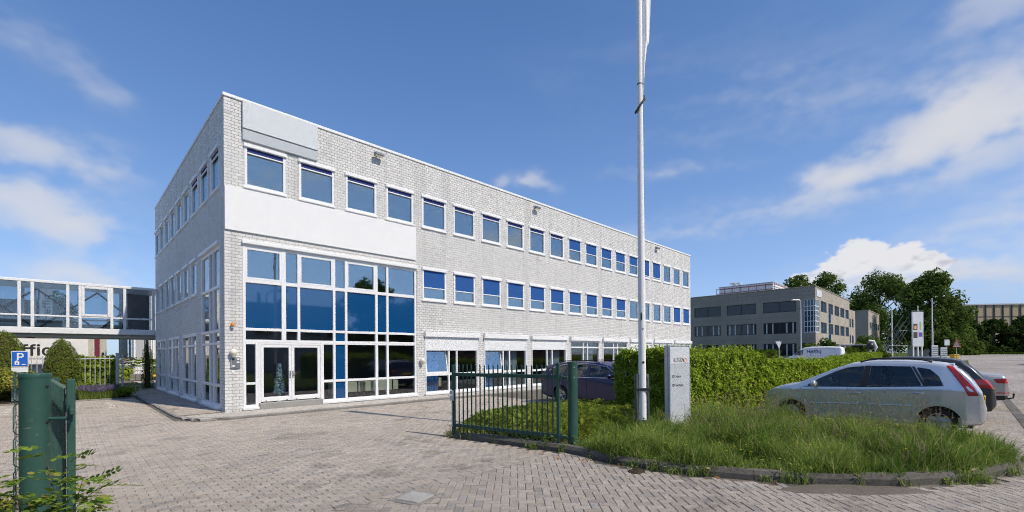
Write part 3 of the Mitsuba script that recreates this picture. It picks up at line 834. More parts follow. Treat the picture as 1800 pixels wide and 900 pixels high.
def mound(name, label, cx, cy, rx, ry, h, ang, bsdf):
    n = 22
    u = np.linspace(-1, 1, n)
    X_, Y_ = np.meshgrid(u, u, indexing='ij')
    p = np.stack([X_, Y_, X_ * 0], -1)
    rr = np.sqrt(X_ ** 2 + Y_ ** 2) + (meshkit.fbm(p * 2.2 + cx, 4, 3) - .5) * .9
    Z_ = h * np.clip(1 - rr, 0, 1) ** .8 * (.6 + .8 * meshkit.fbm(p * 7, 3, 5)) - .012 * (rr > .97)
    c_, s_ = math.cos(ang), math.sin(ang)
    V_ = np.stack([cx + X_ * rx * c_ - Y_ * ry * s_, cy + X_ * rx * s_ + Y_ * ry * c_, Z_], -1).reshape(-1, 3)
    i, j = np.meshgrid(np.arange(n - 1), np.arange(n - 1), indexing='ij')
    a = (i * n + j).ravel()
    F_ = np.stack([a, a + n, a + n + 1, a + 1], 1)
    zq = V_[F_][:, :, 2].max(1)
    k = put(name, (V_, F_[zq > .0005]), M(bsdf), smooth=True)
    tag(k, label, 'soil', kind='stuff')


mound('spilled_soil', 'dark soil washed out over the paving along the island kerb', 3.62, -15.2, .95, .22, .018, -.85, 'sand')
mound('ant_hill', 'small heap of brown soil on the paving by the kerb', 2.55, -12.75, .17, .12, .05, .2, 'soil')
# ---------------------------------------------------------------- gate, flagpole, sign
G = M('green_steel')


def gate_leaf(label, x0, y0, x1, y1, h, clear, n, post_h):
    """A leaf of pales between two rails, hinged at (x0, y0)."""
    t = thing('gate_leaf', label, 'gate')
    a = math.atan2(y1 - y0, x1 - x0)
    L = math.hypot(x1 - x0, y1 - y0)
    P = lambda m: xform(m, a, (x0, y0, 0))
    put('stile', P(bbox(0, .06, -.03, .03, clear - .17, h + post_h, .005)), G, t)
    put('stile', P(bbox(L - .06, L, -.03, .03, clear - .17, h + post_h - .05, .005)), G, t)
    put('rail', P(bbox(.061, L - .061, -.028, .028, clear, clear + .07, .005)), G, t)
    put('rail', P(bbox(.061, L - .061, -.028, .028, h - .26, h - .19, .005)), G, t)
    for i in range(n):
        u = .06 + (L - .12) * (i + .6) / n
        pts = [(u - .016, clear + .071), (u + .016, clear + .071), (u + .016, h - .03), (u + .004, h), (u - .016, h - .04)]
        m = prism([(u - .013, clear - .09), (u + .013, clear - .09), (u + .013, h + .0), (u - .013, h - .035)], .029, .041, 'y')
        put('pale', P(m), G, t)
    for s in (0, 1):
        put('hinge', P(join(box(-.16, .0, -.015, .015, (clear + .01, h - .25)[s], (clear + .05, h - .21)[s]), tube([(-.04, 0, (clear - .02, h - .28)[s]), (-.04, 0, (clear + .09, h - .17)[s])], .018, 8))), G, t)
    for q in (.12, .19, .26):
        put('bolt', P(join(tube([(q, -.03, h - .225), (q, -.037, h - .225)], .011, 8), tube([(q, -.03, clear + .035), (q, -.037, clear + .035)], .011, 8))), M('galv'), t)
    return t, P, L


t, P, L = gate_leaf('opened green steel gate leaf with pointed pales standing before the ground cover', 2.93, -10.98, 2.42, -8.42, 1.57, .22, 22, .03)
put('latch', P(join(bbox(L - .075, L + .02, .03, .07, .78, 1.0, .006), tube([(L - .03, .07, .9), (L - .03, .16, .9)], .012, 8), tube([(L - .03, .05, .22), (L - .03, .05, .74)], .012, 8))), M('galv'), t)
t = thing('gate_post', 'round dark green gate post beside the flagpole, carrying the opened leaf', 'post')
put('shaft', cyl(3.12, -11.13, 0, 1.60, .092, .092, 32), G, t, smooth=40)
put('cap', cyl(3.12, -11.13, 1.60, 1.625, .095, .095, 32, .012), G, t, smooth=40)
for z in (1.52, 1.33, .14):
    e = np.array([3.12, -11.13, z]); d = np.array([-.55, -.835, 0])
    put('bolt', tube([e + d * .088, e + d * .099], .011, 8), M('galv'), t)

t, P, L = gate_leaf('dark green gate leaf seen end-on beside the thick left post', -3.47, -10.36, -3.60, -8.0, 1.50, .12, 18, .06)
t = thing('gate_post', 'thick dark green cylindrical gate post in the left foreground', 'post')
put('shaft', cyl(-3.705, -10.2, 0, 1.585, .105, .105, 48), G, t, smooth=40)
put('cap', cyl(-3.705, -10.2, 1.585, 1.622, .110, .110, 48, .012), G, t, smooth=40)
for z, o in ((1.5, .1), (1.17, .1), (.75, .1)):
    e = np.array([-3.705, -10.2, z]); d = unit(np.array([.72, -.69, 0]))
    put('bolt', tube([e + d * .101, e + d * .113], .012, 10), M('black'), t)
put('hinge_arm', join(tube([(-3.62, -10.25, 1.2), (-3.49, -10.34, 1.2)], .016, 8), tube([(-3.62, -10.25, .25), (-3.49, -10.34, .25)], .016, 8)), G, t)
t = thing('mesh_fence', 'green wire mesh fence panel with bent wires seen edge-on left of the thick post', 'fence')
for i in range(3):
    y = -10.08 + i * .9
    x = -3.845 - (y + 10.13) * .044
    zs, pts = np.arange(.05, 1.62, .01), []
    for z in zs:
        q = (z % .3)
        pts.append((x + (max(0, .03 - abs(q - .15) * 1.0)) * 1.2, y, z))
    put('wire', tube(pts[::2], .004, 6), G, t)
for i in range(5):
    put('rail', tube([(-3.845, -10.13, .2 + .3 * i), (-3.93, -8.2, .2 + .3 * i)], .003, 6), G, t)

# flagpole
PX, PY = 5.0, -11.5
t = thing('flagpole', 'tall white flagpole standing in the grass between gate post and sign', 'flagpole')
zz = np.array([.05, 2, 4, 6, 7.4, 7.401, 10.7])
put('pole', tube([(PX, PY, z) for z in zz], [.078, .075, .069, .062, .057, .053, .046], 32), M('pole_white'), t, smooth=40)
put('collar', tube([(PX, PY, 7.35), (PX, PY, 7.39)], [.059, .059], 32), M('galv_dark'), t, smooth=40)
put('collar', tube([(PX, PY, 7.40), (PX, PY, 9.31)], [.0545, .0515], 32), M('pole_white'), t, smooth=40)
put('finial', trimesh.Trimesh(*tube([(PX, PY, 10.7), (PX, PY, 10.74), (PX, PY, 10.78)], [.05, .05, .01], 20)), M('pole_white'), t)
fd = np.array([-.704, -.71, 0]); fr = np.array([.71, -.704, 0])
for z, r in ((2.27, .014), (1.58, .026), (.42, .016)):
    c = np.array([PX, PY, z])
    put('access_hole', tube([c + fd * .072, c + fd * .0795], r, 12), M('black'), t)
put('cleat', tube([np.array([PX, PY, 2.45]) + fd * .07 - fr * .03 + np.array([0, 0, k]) for k in (0, .08, .16)], [.012, .02, .012], 8), M('black'), t)
# steel hinge base: two channels either side, held by dark clamps
for s in (-1, 1):
    c = np.array([PX, PY, 0]) + fr * s * .115
    put('base_channel', xform(join(bbox(-.008, .008, -.06, .06, .0, 1.33, .003), bbox(-.03 if s < 0 else .0082, -.0082 if s < 0 else .03, .045, .06, .0, 1.33, .003)), math.atan2(fr[1], fr[0]), c), M('galv_dark'), t)
for z in (1.02, .36):
    put('clamp', xform(bbox(-.15, .15, -.092, -.075, z - .025, z + .03, .006), math.atan2(fr[1], fr[0]), (PX, PY, 0)), M('black'), t)
put('base_plate', cyl(PX, PY, .04, .075, .16, .16, 24), M('galv_dark'), t)
# banner flag, furled by still air and held by a ring weight
t = thing('flag', 'limp white banner flag hanging furled along the top of the flagpole', 'flag')
nz, nu = 90, 40
z = np.linspace(7.12, 10.55, nz)
k = (z - 7.12) / (10.55 - 7.12)
wid = np.interp(z, [7.12, 7.6, 8.0, 8.22, 8.28, 8.9, 9.4, 10.55], [.04, .06, .11, .145, .19, .23, .26, .34])
u = np.linspace(0, 1, nu)
Z, U = np.meshgrid(z, u, indexing='ij')
side = .052 + U * wid[:, None]
fold = np.sin(U * 9 + Z * 1.1) * .022 * (.4 + .8 * U) + np.sin(U * 4 + Z * .6) * .03
hem = Z - U * .10 * (k[:, None] < .2)
Vf = np.array([PX, PY, 0]) + side[..., None] * (fr * .9 - fd * .2) + fold[..., None] * fd + hem[..., None] * np.array([0, 0, 1.0])
i, j = np.meshgrid(np.arange(nz - 1), np.arange(nu - 1), indexing='ij')
a = (i * nu + j).ravel()
put('cloth', (Vf.reshape(-1, 3), np.stack([a, a + 1, a + nu + 1, a + nu], 1)), M('flag'), t, smooth=True)
put('flag_edge', tube([np.array([PX, PY, q]) + fr * .055 for q in np.linspace(7.0, 10.55, 10)], .006, 6), M('white'), t)
t = thing('flag_weight', 'brown ring weight looped round the white flagpole below the flag', 'weight')
an = np.linspace(-1.9, 1.5, 24)
pts = [np.array([PX, PY, 0]) + fr * .085 * math.sin(q) * 1.05 + fd * .09 * math.cos(q) + np.array([0, 0, 6.92 + .13 * math.sin(q)]) for q in an]
pts.append(pts[-1] + np.array([0, 0, .09]) - fr * .01)
put('tube', tube(pts, .022, 10), M('brown_rope'), t, smooth=True)
for q in (4, 9, 14, 19, 23):
    put('band', tube([pts[q] - (pts[q + 1] - pts[q]) * .15, pts[q] + (pts[q + 1] - pts[q]) * .3], .025, 10), M('black'), t)

# pylon sign
t = thing('pylon_sign', 'silver pylon sign with black company lettering and two direction lines standing in the grass', 'sign')
A = np.array([5.52, -11.85, 0.0])
e, g = unit(np.array([.914, -.413, 0])), unit(np.array([.413, .914, 0]))
mt = np.stack([e, g, [0, 0, 1]], 1)
PS = lambda m: (lambda v, f: (v @ mt.T + A, f))(*((np.asarray(m.vertices), np.asarray(m.faces)) if hasattr(m, 'faces') else m))
W_, D_, H_ = .53, .17, 1.93
put('body', PS(join(bbox(.012, W_ - .012, .012, D_ - .012, .02, H_ - .02, .004))), M('sign_silver'), t)
put('face', PS(bbox(.018, W_ - .018, -.002, .0118, .04, 1.531, .003)), M('sign_silver'), t, label='plain silver lower face of the sign')
put('header', PS(bbox(.018, W_ - .018, -.002, .0118, 1.535, H_ - .05, .003)), M('sign_white'), t, label='paler top face with the company name')
put('corner_profile', PS(bbox(-.004, .0178, -.006, .05, .0, H_ - .012, .006)), M('sign_silver'), t)
put('corner_profile', PS(bbox(W_ - .0178, W_ + .004, -.006, .05, .0, H_ - .012, .006)), M('sign_silver'), t)
put('corner_profile', PS(bbox(-.004, .0117, .07, D_, .0, H_ - .012, .006)), M('galv'), t)
put('top_cap', PS(bbox(-.006, W_ + .006, -.008, D_ + .004, H_ - .0118, H_ + .004, .006)), M('sign_silver'), t)


def lettering(text, x, z, h, bold, mat, wide=None, parent=None, name='lettering'):
    m = meshkit.text_mesh(text, h, .002, bold)
    v = np.array(m.vertices)
    if wide:
        v[:, 0] *= wide / (v[:, 0].max() - v[:, 0].min())
    return put(name, PS((np.stack([v[:, 0] + x, -.0035 - v[:, 2] * 0 - (v[:, 2] > 0) * .001, v[:, 1] + z], 1), m.faces)), M(mat), parent or t)


lettering('ALLEGION', .085, 1.575, .092, False, 'ink', .275)
for q in range(5):
    an0 = q * 1.2566 + .35
    ring = [(.405 + .034 * math.cos(a) * (1 + .12 * math.cos(5 * a)), 1.617 + .043 * math.sin(a)) for a in np.linspace(an0, an0 + 1.0, 7)]
    put('emblem', PS(tube([(x, -.0045, z_) for x, z_ in ring], .0075, 6)), M('orange'), t)
for zc, txt, wd in ((1.27, 'Parkeren', .145), (1.085, 'Hoofdingang', .20)):
    put('arrow_disc', PS(tube([(.088, -.0015, zc), (.088, -.0045, zc)], .03, 20)), M('ink'), t)
    put('arrow', PS(prism([(.072, zc - .004), (.088, zc + .016), (.104, zc - .004), (.093, zc - .004), (.093, zc - .017), (.083, zc - .017), (.083, zc - .004)], -.0065, -.0046, 'y')), M('white'), t)
    lettering(txt, .142, zc - .025, .052, False, 'ink', wd)
# ---------------------------------------------------------------- plants
def uv4(n, k=4, spread=.3, mid=.5):
    return np.repeat(np.stack([np.clip(R.normal(mid, spread, n), 0, 1), R.random(n)], 1), k, axis=0)


def leaves(c, nrm, ln, wd, droop=.0, spread=.6, fold=.25):
    """Folded leaves at c whose faces look roughly along nrm."""
    n = len(c)
    nn = unit(nrm + R.normal(0, spread, (n, 3)))
    a = unit(np.cross(nn, R.normal(size=(n, 3)))) + np.array([0, 0, -droop])
    a = unit(a)
    b = unit(np.cross(nn, a))
    s = R.uniform(.7, 1.25, n)[:, None]
    return quads(c, a * ln * s, b * wd * s, nn * wd * s * fold)


def hedge_profile(x):
    return np.interp(x, [6.4, 8, 12.5, 13.3, 18, 26, 34, 43], [1.76, 1.80, 1.82, 1.54, 1.40, 1.27, 1.42, 1.72])


def hedge(name, label, x0, x1, y0, y1, top, n, ln, mat, power=1.0, ends=True, back=.15):
    t = thing(name, label, 'hedge')
    nx = max(8, int((x1 - x0) * 2))
    xs = np.linspace(x0 + .2, x1 - .2, nx)
    core = [box(a - .02, b + .02, y0 + .22, y1 - .22, .04, min(top(a), top(b)) - .2) for a, b in zip(xs[:-1], xs[1:])]
    # pick faces by area; nearer parts get more and smaller leaves
    out, nor = [], []
    per = {'s': .44, 't': .30, 'w': .14 if ends else 0.0, 'n': .06, 'e': .06 if ends else .2}
    for fce, share in per.items():
        m = int(n * share)
        u = R.random(m) ** power if power != 1 else R.random(m)
        x = x0 + (x1 - x0) * u
        zt = top(x)
        v = R.random(m)
        if fce == 's': p = np.stack([x, np.full(m, y0), .05 + v * (zt - .08)], 1); q = np.array([0, -1, .25])
        if fce == 'n': p = np.stack([x, np.full(m, y1), .05 + v * (zt - .08)], 1); q = np.array([0, 1, .25])
        if fce == 't': p = np.stack([x, y0 + (y1 - y0) * v, zt], 1); q = np.array([0, 0, 1.0])
        if fce in 'we':
            xx = x0 if fce == 'w' else x1
            p = np.stack([np.full(m, xx), y0 + (y1 - y0) * R.random(m), .05 + v * (top(np.full(m, xx)) - .08)], 1); q = np.array([-1.0 if fce == 'w' else 1, 0, .2])
        bump = (meshkit.fbm(p * 1.5, 3, 11) - .5) * .42 + (meshkit.noise(p * 5.5, 3) - .5) * .16
        p = p + unit(q)[None] * (bump - R.random(m) ** 2 * .20)[:, None]
        out.append(p); nor.append(np.tile(q, (m, 1)))
    p, q = np.vstack(out), np.vstack(nor)
    q = q + np.array([0, 0, .35])
    d = np.linalg.norm(p - EYE, axis=1)[:, None]
    sz = ln * np.clip(d / 12, 1, 2.2)
    # stray shoots on top
    m = int((x1 - x0) * 5)
    put('core', join(*core), M('twig'), t)
    put('foliage', leaves(p, q, sz, sz * .46, .25, .55), M(mat), t, uv=uv4(len(p)))
    sx = x0 + (x1 - x0) * R.random(m) ** power
    sp = np.stack([sx, R.uniform(y0, y1, m), top(sx)], 1)
    c = np.vstack([sp + np.stack([R.normal(0, .03, m), R.normal(0, .03, m), np.full(m, k * .045)], 1) for k in range(1, 5)])
    put('shoots', leaves(c, np.tile([0, -.4, .6], (len(c), 1)), ln * 1.1, ln * .45, -.5, .5), M(mat), t, uv=uv4(len(c), mid=.75), kind='stuff')
    return t


hedge('laurel_hedge', 'long bright green laurel hedge running from the flagpole along the parked cars', 6.4, 43, -11.6, -9.95, hedge_profile, 62000, .046, 'hedge_leaf', 1.9)
hedge('laurel_hedge', 'darker clipped hedge left of the white van before the concrete office', 30, 64, 1.0, 2.2, lambda x: x * 0 + 2.0, 8000, .07, 'hedge_leaf_dark')
hedge('laurel_hedge', 'short dark clipped hedge right of the white van', 52, 65.5, -7.2, -6.2, lambda x: x * 0 + 2.1, 4000, .07, 'hedge_leaf_dark')


def sprigs(p, nrm, n_leaf, length, ln, wd, arch=.6):
    """Little arching twigs with two rows of leaves."""
    n = len(p)
    d = unit(nrm + R.normal(0, .55, (n, 3)))
    side = unit(np.cross(d, R.normal(size=(n, 3))))
    C, A, B, F = [], [], [], []
    for k in range(n_leaf):
        s = (k + .5) / n_leaf
        c = p + d * length * s + np.array([0, 0, -arch * length]) * s * s
        for sg in (-1, 1):
            a = unit(d * .7 + side * sg * .8)
            C.append(c + a * ln); A.append(a * ln); b = unit(np.cross(a, np.cross(d, side))); B.append(b * wd); F.append(np.cross(a, b) * wd * .3)
    return quads(np.vstack(C), np.vstack(A), np.vstack(B), np.vstack(F))


def rand_in(pg, n):
    x0, y0, x1, y1 = pg.bounds
    o = np.zeros((0, 2))
    while len(o) < n:
        q = R.random((n * 2, 2)) * [x1 - x0, y1 - y0] + [x0, y0]
        o = np.vstack([o, q[shapely.contains_xy(pg, q[:, 0], q[:, 1])]])
    return o[:n]


cover_pg = shapely.Polygon([(2.62, -8.5), (2.98, -10.4), (4.2, -11.1), (6.35, -11.0), (6.35, -9.5), (8.2, -9.3), (7.9, -8.4), (5.6, -7.6), (3.6, -7.8), (2.9, -8.15)])
q = rand_in(cover_pg, 7500)
h = .10 + .34 * meshkit.fbm(np.column_stack([q * 1.1, q[:, 0] * 0]), 3, 4) + .10 * meshkit.noise(np.column_stack([q * 4, q[:, 0] * 0]), 8)
edge = np.array([cover_pg.exterior.distance(shapely.Point(*a)) for a in q])
h = h * np.clip(.25 + edge / .5, 0, 1) + .03
z = h * R.uniform(.55, 1.0, len(q)) + .06
gc = sprigs(np.column_stack([q, z]), np.array([0, -.15, .55]), 7, .24, .030, .0095, .75)
k = put('ground_cover', gc, M('cover_leaf'), uv=uv4(len(gc[0]) // 4))
tag(k, 'low yellow-green evergreen ground cover behind the opened gate leaf', 'ground cover', kind='stuff')


def blades(p, h, w, lean, bend, uvmid=.5, wind=(.25, -.1)):
    n = len(p)
    az = R.random(n) * 6.283
    d = np.stack([np.cos(az), np.sin(az), 0 * az], 1) * lean[:, None] + np.array([*wind, 0]) * lean.mean() * .7
    s = np.stack([-np.sin(az + R.normal(0, .9, n)), np.cos(az), 0 * az], 1)
    s = unit(s)
    up = np.array([0, 0, 1.0])
    H = h[:, None]
    V, lv = [], [(0, 1.0), (.45, .85), (.8, .5)]
    for u, ww in lv:
        c = p + up * H * (u - bend[:, None] * u * u * .45) + d * H * (u ** 1.8)
        V += [c - s * w[:, None] * ww, c + s * w[:, None] * ww]
    V.append(p + up * H * (1 - bend[:, None] * .5) + d * H * 1.0 + d * H * bend[:, None] * .4)
    V = np.stack(V, 1).reshape(-1, 3)
    F = np.array([[0, 1, 2], [1, 3, 2], [2, 3, 4], [3, 5, 4], [4, 5, 6]])
    F = (F[None] + (np.arange(n) * 7)[:, None, None]).reshape(-1, 3)
    return (V, F), uv4(n, 7, .28, uvmid)


hedge_zone = shapely.box(6.5, -11.45, 60, -9)
grass_pg = shapely.Polygon(KERB).union(shapely.box(2.9, -12, 8.8, -11)).intersection(isl).buffer(-.04).difference(hedge_zone).difference(shapely.box(2, -11.2, 4.4, -8))
q = rand_in(grass_pg, 98000)
clump = meshkit.fbm(np.column_stack([q * 2.1, q[:, 0] * 0]), 4, 21)
keep = R.random(len(q)) < np.clip(.35 + 1.6 * (clump - .3), .15, 1)
q, clump = q[keep], clump[keep]
dist = np.array(shapely.distance(grass_pg.exterior, shapely.points(q)))
tall = np.clip((q[:, 0] - 4.2) / 3.6, 0, 1) * np.clip((q[:, 1] + 16.9) / 2.0, .35, 1)
big = meshkit.fbm(np.column_stack([q * .8, q[:, 0] * 0 + 3]), 3, 33)
hh = (.09 + .85 * np.clip(clump - .28, 0, 1) + .36 * tall * np.clip(big * 1.5 - .15, .1, 1.1)) * np.clip(.6 + dist / .6, 0, 1) * R.uniform(.5, 1.35, len(q))
hh *= 1 - .45 * np.clip((q[:, 0] - 7.0) / 1.2, 0, 1)
hh *= np.where(np.hypot(q[:, 0] - PX, q[:, 1] - PY) < .8, .7, 1)
gm, guv = blades(np.column_stack([q, np.full(len(q), .06)]), hh, R.uniform(.003, .0068, len(q)), R.uniform(.05, .85, len(q)), R.uniform(0, .8, len(q)))
col = meshkit.fbm(np.column_stack([q * .9, q[:, 0] * 0 + 4]), 3, 9)
guv = guv.reshape(-1, 7, 2); guv[:, :, 0] = np.clip(guv[:, :, 0] * .65 + (col[:, None] - .38) * 1.5, 0, 1); guv = guv.reshape(-1, 2)
k = put('long_grass', gm, M('grass_leaf'), uv=guv)
tag(k, 'tall unmown green grass growing over the kerbed island before the silver car', 'grass', kind='stuff')
# seeding stems
q = rand_in(grass_pg.intersection(shapely.box(4.6, -16, 8.8, -11.9)), 520)
n = len(q)
hs = R.uniform(.5, .95, n) * np.clip(.6 + (q[:, 0] - 4.5) / 4, .5, 1.05)
sm, suv = blades(np.column_stack([q, np.full(n, .06)]), hs, np.full(n, .0016), R.uniform(.05, .3, n), R.uniform(0, .25, n))
tips = sm[0].reshape(n, 7, 3)
hc = np.repeat(tips[:, 4] * .5 + tips[:, 6] * .5, 9, axis=0) + R.normal(0, [.008, .008, .035], (n * 9, 3))
hd = quads(hc, np.tile([0, 0, .02], (n * 9, 1)) + R.normal(0, .008, (n * 9, 3)), unit(R.normal(size=(n * 9, 3))) * .005)
k = put('seed_stems', join(sm, hd), M('seed'))
tag(k, 'thin brown seeding grass stems rising above the green grass', 'grass', kind='stuff')
q = np.vstack([rand_in(grass_pg.intersection(shapely.box(2.8, -16.6, 6.4, -11.6)), 75), rand_in(grass_pg, 45)])
n = len(q)
fz = .22 + .24 * R.random(n) + np.clip((q[:, 0] - 4.5) / 5, 0, .3)
pet = []
for kq in range(6):
    a = kq * 1.047
    dv = np.tile([math.cos(a), math.sin(a), .25], (n, 1))
    pet.append(quads(np.column_stack([q, fz]) + dv * .009, dv * .011, np.tile([-math.sin(a), math.cos(a), 0], (n, 1)) * .006))
st = blades(np.column_stack([q, np.full(n, .06)]), fz - .06, np.full(n, .0018), np.full(n, .0), np.full(n, 0.0))[0]
k = put('yellow_flowers', join(*pet), M('yellow_petal'))
tag(k, 'small yellow flowers scattered through the long grass', 'flower', kind='stuff')
# broad-leaved weeds and tufts along kerb, gate and walls
wp, wh = [], []
ks = shapely.LineString(KERB)
for s in np.sort(R.random(34) * ks.length):
    a = ks.interpolate(s)
    wp.append((a.x + R.normal(0, .06) - .03, a.y + R.normal(0, .05), R.uniform(.08, .26)))
wp += [(2.35, -8.4, .32), (2.45, -8.62, .3), (2.52, -9.0, .22), (2.6, -9.6, .22), (2.75, -10.3, .28), (2.82, -10.75, .34), (3.02, -11.3, .4), (3.2, -11.42, .36), (2.78, -12.25, .3), (3.4, -14.5, .34), (3.5, -14.7, .3), (5.0, -16.25, .3), (5.25, -16.4, .26), (3.02, -13.6, .22), (6.0, -16.7, .2)]
for a_ in rand_in(grass_pg.intersection(shapely.box(2.7, -17, 7.5, -11.8)), 26):
    wp.append((a_[0], a_[1], R.uniform(.3, .5)))
wp = np.array(wp)
base = np.repeat(wp, 42, axis=0)
pp = np.column_stack([base[:, :2] + R.normal(0, .055, (len(base), 2)), np.full(len(base), .0)])
tm, tuv = blades(pp, base[:, 2] * R.uniform(.4, 1.15, len(base)), R.uniform(.002, .006, len(base)), R.uniform(.2, .9, len(base)), R.uniform(.1, .9, len(base)))
bl = np.repeat(wp, 12, axis=0)
bp = np.column_stack([bl[:, :2] + R.normal(0, .05, (len(bl), 2)), bl[:, 2] * R.uniform(.15, .8, len(bl))])
bm = leaves(bp, np.tile([0, -.3, .8], (len(bp), 1)), .032, .014, .1, .5)
k = put('weeds', join(tm, bm), M('grass_leaf'), uv=np.vstack([tuv, uv4(len(bp))]))
tag(k, 'tufts of weeds growing along the kerb and under the gate', 'weeds', kind='stuff')
q = np.array([(2.9, -11.62), (2.62, -11.9), (2.5, -11.0), (2.45, -10.6), (2.7, -12.35), (3.0, -13.75), (2.4, -11.4), (3.2, -14.45), (2.55, -11.75), (2.52, -11.85), (2.85, -12.9)])
q = np.vstack([q + R.normal(0, .05, q.shape) for _ in range(3)])
k = put('fallen_leaves', leaves(np.column_stack([q, np.full(len(q), .012)]), np.tile([0, 0, 1.0], (len(q), 1)), .028, .018, 0, .15), M('dry_leaf'), uv=uv4(len(q)))
tag(k, 'few orange fallen leaves on the paving by the kerb', 'leaves', kind='stuff')


def blob_plant(name, label, cat, prof, x, y, n, ln, mat, H, group=None, wd=.45, droop=.1, core='twig', spread=.55):
    """Clipped plant: radius prof(height fraction) round (x, y)."""
    t = thing(name, label, cat, group)
    hf = R.random(n)
    w = prof(hf); keep = R.random(n) < np.clip(w / w.max(), .1, 1)
    hf = hf[keep]; n = len(hf)
    a = R.random(n) * 6.283
    r = prof(hf)
    p = np.stack([np.cos(a) * r, np.sin(a) * r, hf * H], 1)
    nrm = unit(np.stack([np.cos(a), np.sin(a), .25 + 1.5 * np.clip(hf - .6, 0, 1)], 1))
    wp_ = p + [x, y, 0]
    b = (meshkit.fbm(wp_ * 2.6, 3, 5) - .5) * .22 + (meshkit.noise(wp_ * 9, 6) - .5) * .07 - R.random(n) ** 2 * .10
    p = wp_ + nrm * b[:, None]
    zs = np.linspace(.02, .95, 12)
    put('core', tube([(x, y, H * s) for s in zs], [max(.03, prof(np.array([s]))[0] - .13) for s in zs], 20), M(core), t)
    put('foliage', leaves(p, nrm, ln, ln * wd, droop, spread), M(mat), t, uv=uv4(n))
    return t


egg = lambda R0: (lambda h: R0 * np.interp(h, [0, .1, .35, .6, .8, .92, 1.0], [.78, .92, 1.0, .93, .70, .42, .05]))
blob_plant('topiary_yew', 'large egg-shaped clipped conifer at the left picture edge behind the parking sign', 'topiary', egg(.80), -5.42, 12.6, 13000, .034, 'topiary_leaf', 3.0, 'clipped conifers before the skywalk')
blob_plant('topiary_yew', 'egg-shaped clipped conifer between the parking sign and the grey fence', 'topiary', egg(.62), -3.66, 12.3, 12000, .034, 'topiary_leaf', 2.68, 'clipped conifers before the skywalk')
blob_plant('conifer', 'narrow dark column conifer against the rear corner of the office', 'conifer', lambda h: .27 * np.interp(h, [0, .1, .8, 1], [.9, 1, .85, .1]), -.33, 15.6, 3000, .035, 'tree_leaf', 2.55, None)


def shrub(name, label, cx, cy, rx, ry, H, n, ln, mat, cat='shrub', wd=.5):
    t = thing(name, label, cat)
    m = 9
    cs = np.column_stack([cx + R.uniform(-.7, .7, m) * rx, cy + R.uniform(-.7, .7, m) * ry, H * R.uniform(.25, .68, m)])
    rs = R.uniform(.32, .55, m) * min(rx, ry, H) * 1.1
    i = R.integers(0, m, n)
    d = unit(R.normal(size=(n, 3)))
    p = cs[i] + d * rs[i][:, None] * (1 - .35 * R.random(n)[:, None] ** 2)
    ok = p[:, 2] > .03
    put('foliage', leaves(p[ok], d[ok] + [0, 0, .3], ln, ln * wd, .2, .5), M(mat), t, uv=uv4(ok.sum()))
    st = [tube([(cx + R.normal(0, .1), cy + R.normal(0, .1), .0), tuple(c)], [.015, .006], 5) for c in cs]
    put('stems', join(*st), M('bark'), t)
    return t


shrub('variegated_shrub', 'yellow-variegated shrub left of the parking meter', -5.75, 10.6, .95, .8, 1.75, 5200, .05, 'golden_leaf')
shrub('variegated_shrub', 'low yellow-variegated shrub between the two clipped conifers', -4.35, 11.3, .7, .5, 1.45, 3200, .05, 'golden_leaf')
shrub('leafy_shrub', 'low green shrub at the corner of the planting bed by the fence end', -1.75, 9.7, .5, .45, .75, 1600, .045, 'hedge_leaf')
shrub('leafy_shrub', 'rambling green shrub between the clipped conifer and the lavender', -2.95, 10.6, .7, .5, .85, 2000, .04, 'cover_leaf')
hedge('fence_hedge', 'yellow-green hedge behind the grey bar fence', -3.4, -1.75, 14.3, 15.2, lambda x: x * 0 + 1.75, 4200, .05, 'hedge_leaf')
hedge('rear_hedge', 'clipped green hedge at the end of the path behind the office', -1.3, 6, 30.2, 31.5, lambda x: x * 0 + 1.55, 3000, .08, 'hedge_leaf')
t = thing('lavender', 'purple flowering lavender bush in front of the grey fence', 'lavender')
n = 3600
q = np.column_stack([R.uniform(-3.15, -1.95, n), R.uniform(9.15, 10.0, n)])
hh = .30 + .28 * meshkit.fbm(np.column_stack([q * 2, q[:, 0] * 0]), 3, 3)
gm, guv = blades(np.column_stack([q, np.full(n, .02)]), hh * R.uniform(.6, 1, n), np.full(n, .004), R.uniform(.1, .5, n), R.uniform(0, .3, n))
put('leaf', gm, M('grass_leaf'), t, uv=guv)
fc = np.column_stack([q[::2] + R.normal(0, .05, (n // 2, 2)), hh[::2] * 1.08 + R.normal(0, .03, n // 2)])
put('blossom', quads(fc, np.tile([0, 0, .05], (n // 2, 1)) + R.normal(0, .012, (n // 2, 3)), unit(R.normal(size=(n // 2, 3))) * .011), M('lavender'), t, uv=uv4(n // 2))

# low cover left of the thick gate post
q = rand_in(left_bed.intersection(shapely.box(-6.5, -12.4, -3.9, -7.2)), 9000)
zz = .10 + .16 * meshkit.fbm(np.column_stack([q * 1.6, q[:, 0] * 0]), 3, 14)
edge = np.array(shapely.distance(left_bed.exterior, shapely.points(q)))
zz = zz * np.clip(.3 + edge / .35, 0, 1) * R.uniform(.7, 1.05, len(q))
k = put('low_hedge', leaves(np.column_stack([q, zz + .03]), np.tile([0, -.2, 1.0], (len(q), 1)), .028, .013, 0, .5), M('moss'), uv=uv4(len(q)))
tag(k, 'low yellow-green cover plants at the left edge behind the thick post', 'ground cover', kind='stuff')

